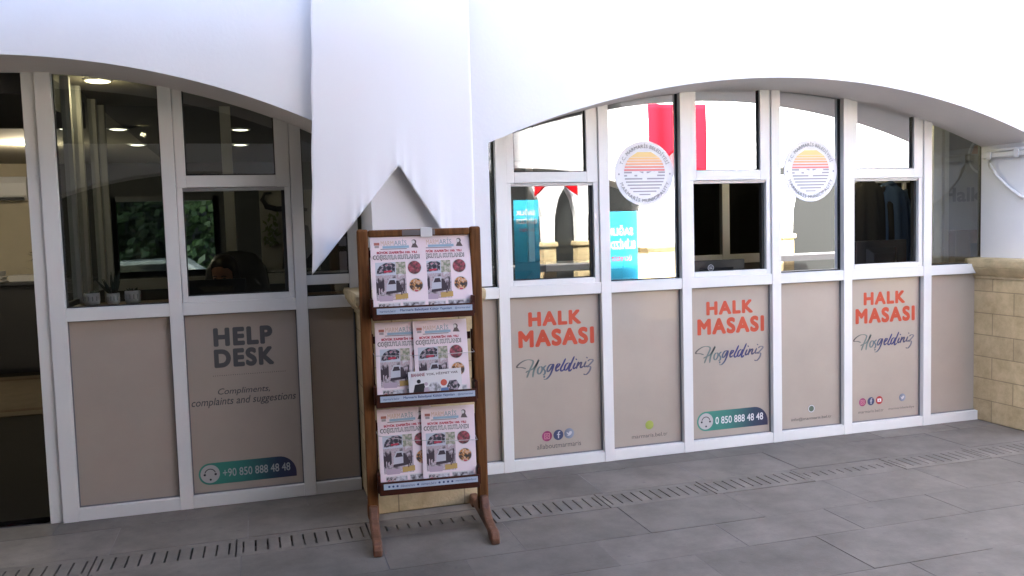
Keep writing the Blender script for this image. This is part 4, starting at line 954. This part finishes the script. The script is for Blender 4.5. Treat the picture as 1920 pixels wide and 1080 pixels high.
np_ = [(0, -.240, -.072, 0, 'newspaper in the top tray on the left, fully showing'), (0, -.018, -.060, 0, 'newspaper in the top tray on the right, tucked behind the left one'),
       (1, -.236, -.060, .4, 'newspaper in the middle tray on the left, half hidden'), (1, -.048, -.072, -.3, 'newspaper in the middle tray on the right with a flyer in front'),
       (2, -.236, -.060, -.6, 'newspaper in the bottom tray on the left, half hidden'), (2, -.030, -.072, .9, 'newspaper in the bottom tray on the right, crossed by a cord')]
for i, (k, lx, ly, tw, lab) in enumerate(np_):
    o = proto if i == 0 else copy_tree(proto)
    c, s = math.cos(SR), math.sin(SR)
    o.location = (SX + c * lx - s * ly, SY + s * lx + c * ly, trays[k] + .0145); o.rotation_euler = (R(-9 if k else -9.5), R(tw), SR)
    tag(o, lab, 'newspaper', 'pink newspapers in the wooden stand')
fy = thing('flyer', 'small white flyer with people and hexagon pictures standing in the middle tray', 'flyer')
c, s = math.cos(SR), math.sin(SR); lx, ly = -.083, -.0835
fy.location = (SX + c * lx - s * ly, SY + s * lx + c * ly, trays[1] + .0145); fy.rotation_euler = (R(-7), R(-1.5), SR)
FW, FH = .262, .150
B('card', mat('flyer_white', (.72, .71, .71), .5), fy, (0, FW, 0, .0012, 0, FH))
text('lettering', 'BAHANE', .015, .082, FH - .026, FH - .010, -.0004, mat('flyer_red', (.35, .12, .14), .5), fy, bold=.03); text('lettering', 'YOK, HİZMET VAR', .088, .245, FH - .026, FH - .010, -.0004, HDK, fy, bold=.03)
mb = MB(); mb.quad(*[(a, -.0004, b) for a, b in ((.015, .03), (.03, .085), (.075, .09), (.085, .03))]); disc(mb, .05, .10, .010, -.0004, 12); mb.build('printed_figure', BLACK, fy)
mb = MB(); mb.quad(*[(a, -.0006, b) for a, b in ((.07, .03), (.075, .068), (.11, .07), (.118, .03))]); disc(mb, .085, .085, .009, -.0006, 12); mb.build('printed_figure', LIL, fy)
for hx, hz, m_ in ((.125, .062, PR['street']), (.218, .064, PR['band'])):
    MB().quad(*[(hx + .033 * math.cos(a * math.pi / 3), -.0008, hz + .033 * math.sin(a * math.pi / 3)) for a in range(6)]).build('hexagon_photo', m_, fy)
disc(MB(), .172, .085, .016, -.0009, 20).build('round_mark', mat('flyer_orange', (.55, .10, .06), .5), fy)
MB().quad(*[(a, -.001, b) for a, b in ((.15, .035), (.157, .06), (.19, .06), (.198, .035))]).build('blue_mark', mat('flyer_blue', (.10, .19, .38), .5), fy)
def cord(z0, z1, zm, label, x1=.246):
    pts = [(-.246, -.0, z0), (-.243, -.079, z0 - .003), (-.1, -.0815, z0 * .62 + z1 * .38 + zm), (.1, -.0815, z0 * .3 + z1 * .7 + zm), (x1 - .003, -.079, z1), (x1, 0, z1 + .003)]
    o = MB().tube([(SX + c * a - s * b, SY + s * a + c * b, z) for a, b, z in pts], .0016, 8).build('elastic_cord', mat('grey_cord', (.42, .41, .40), .6)); tag(o, label, 'cord', 'elastic cords across the trays')
cord(.512, .452, -.012, 'grey elastic cord stretched across the bottom tray newspapers')
cord(.902, .892, -.006, 'grey elastic cord stretched across the middle tray newspapers')
# ------------------------------------------------------------------ conduit and cable on the right pier
cd = thing('white_conduit', 'white cable conduit running along the right pier below the arch', 'conduit')
B('trunking', ALU, cd, (5.735, 5.769, -.46, -.02, 1.885, 1.92), bevel=.006); MB().tube([(5.75, -.05, 1.925), (5.75, -.2, 1.935), (5.75, -.45, 1.93)], .011).build('pipe', WHITEP, cd)
for yy in (-.10, -.33): B('clip', WHITEP, cd, (5.728, 5.7345, yy, yy + .035, 1.875, 1.93))
o = MB().tube([(5.742, -.075, 1.895), (5.738, -.085, 1.84), (5.742, -.14, 1.76), (5.745, -.23, 1.68), (5.748, -.33, 1.61), (5.748, -.45, 1.565), (5.748, -.5, 1.55)], .011, 10).build('hanging_cable', WHITEP)
tag(o, 'white cable drooping below the conduit on the right pier', 'cable')
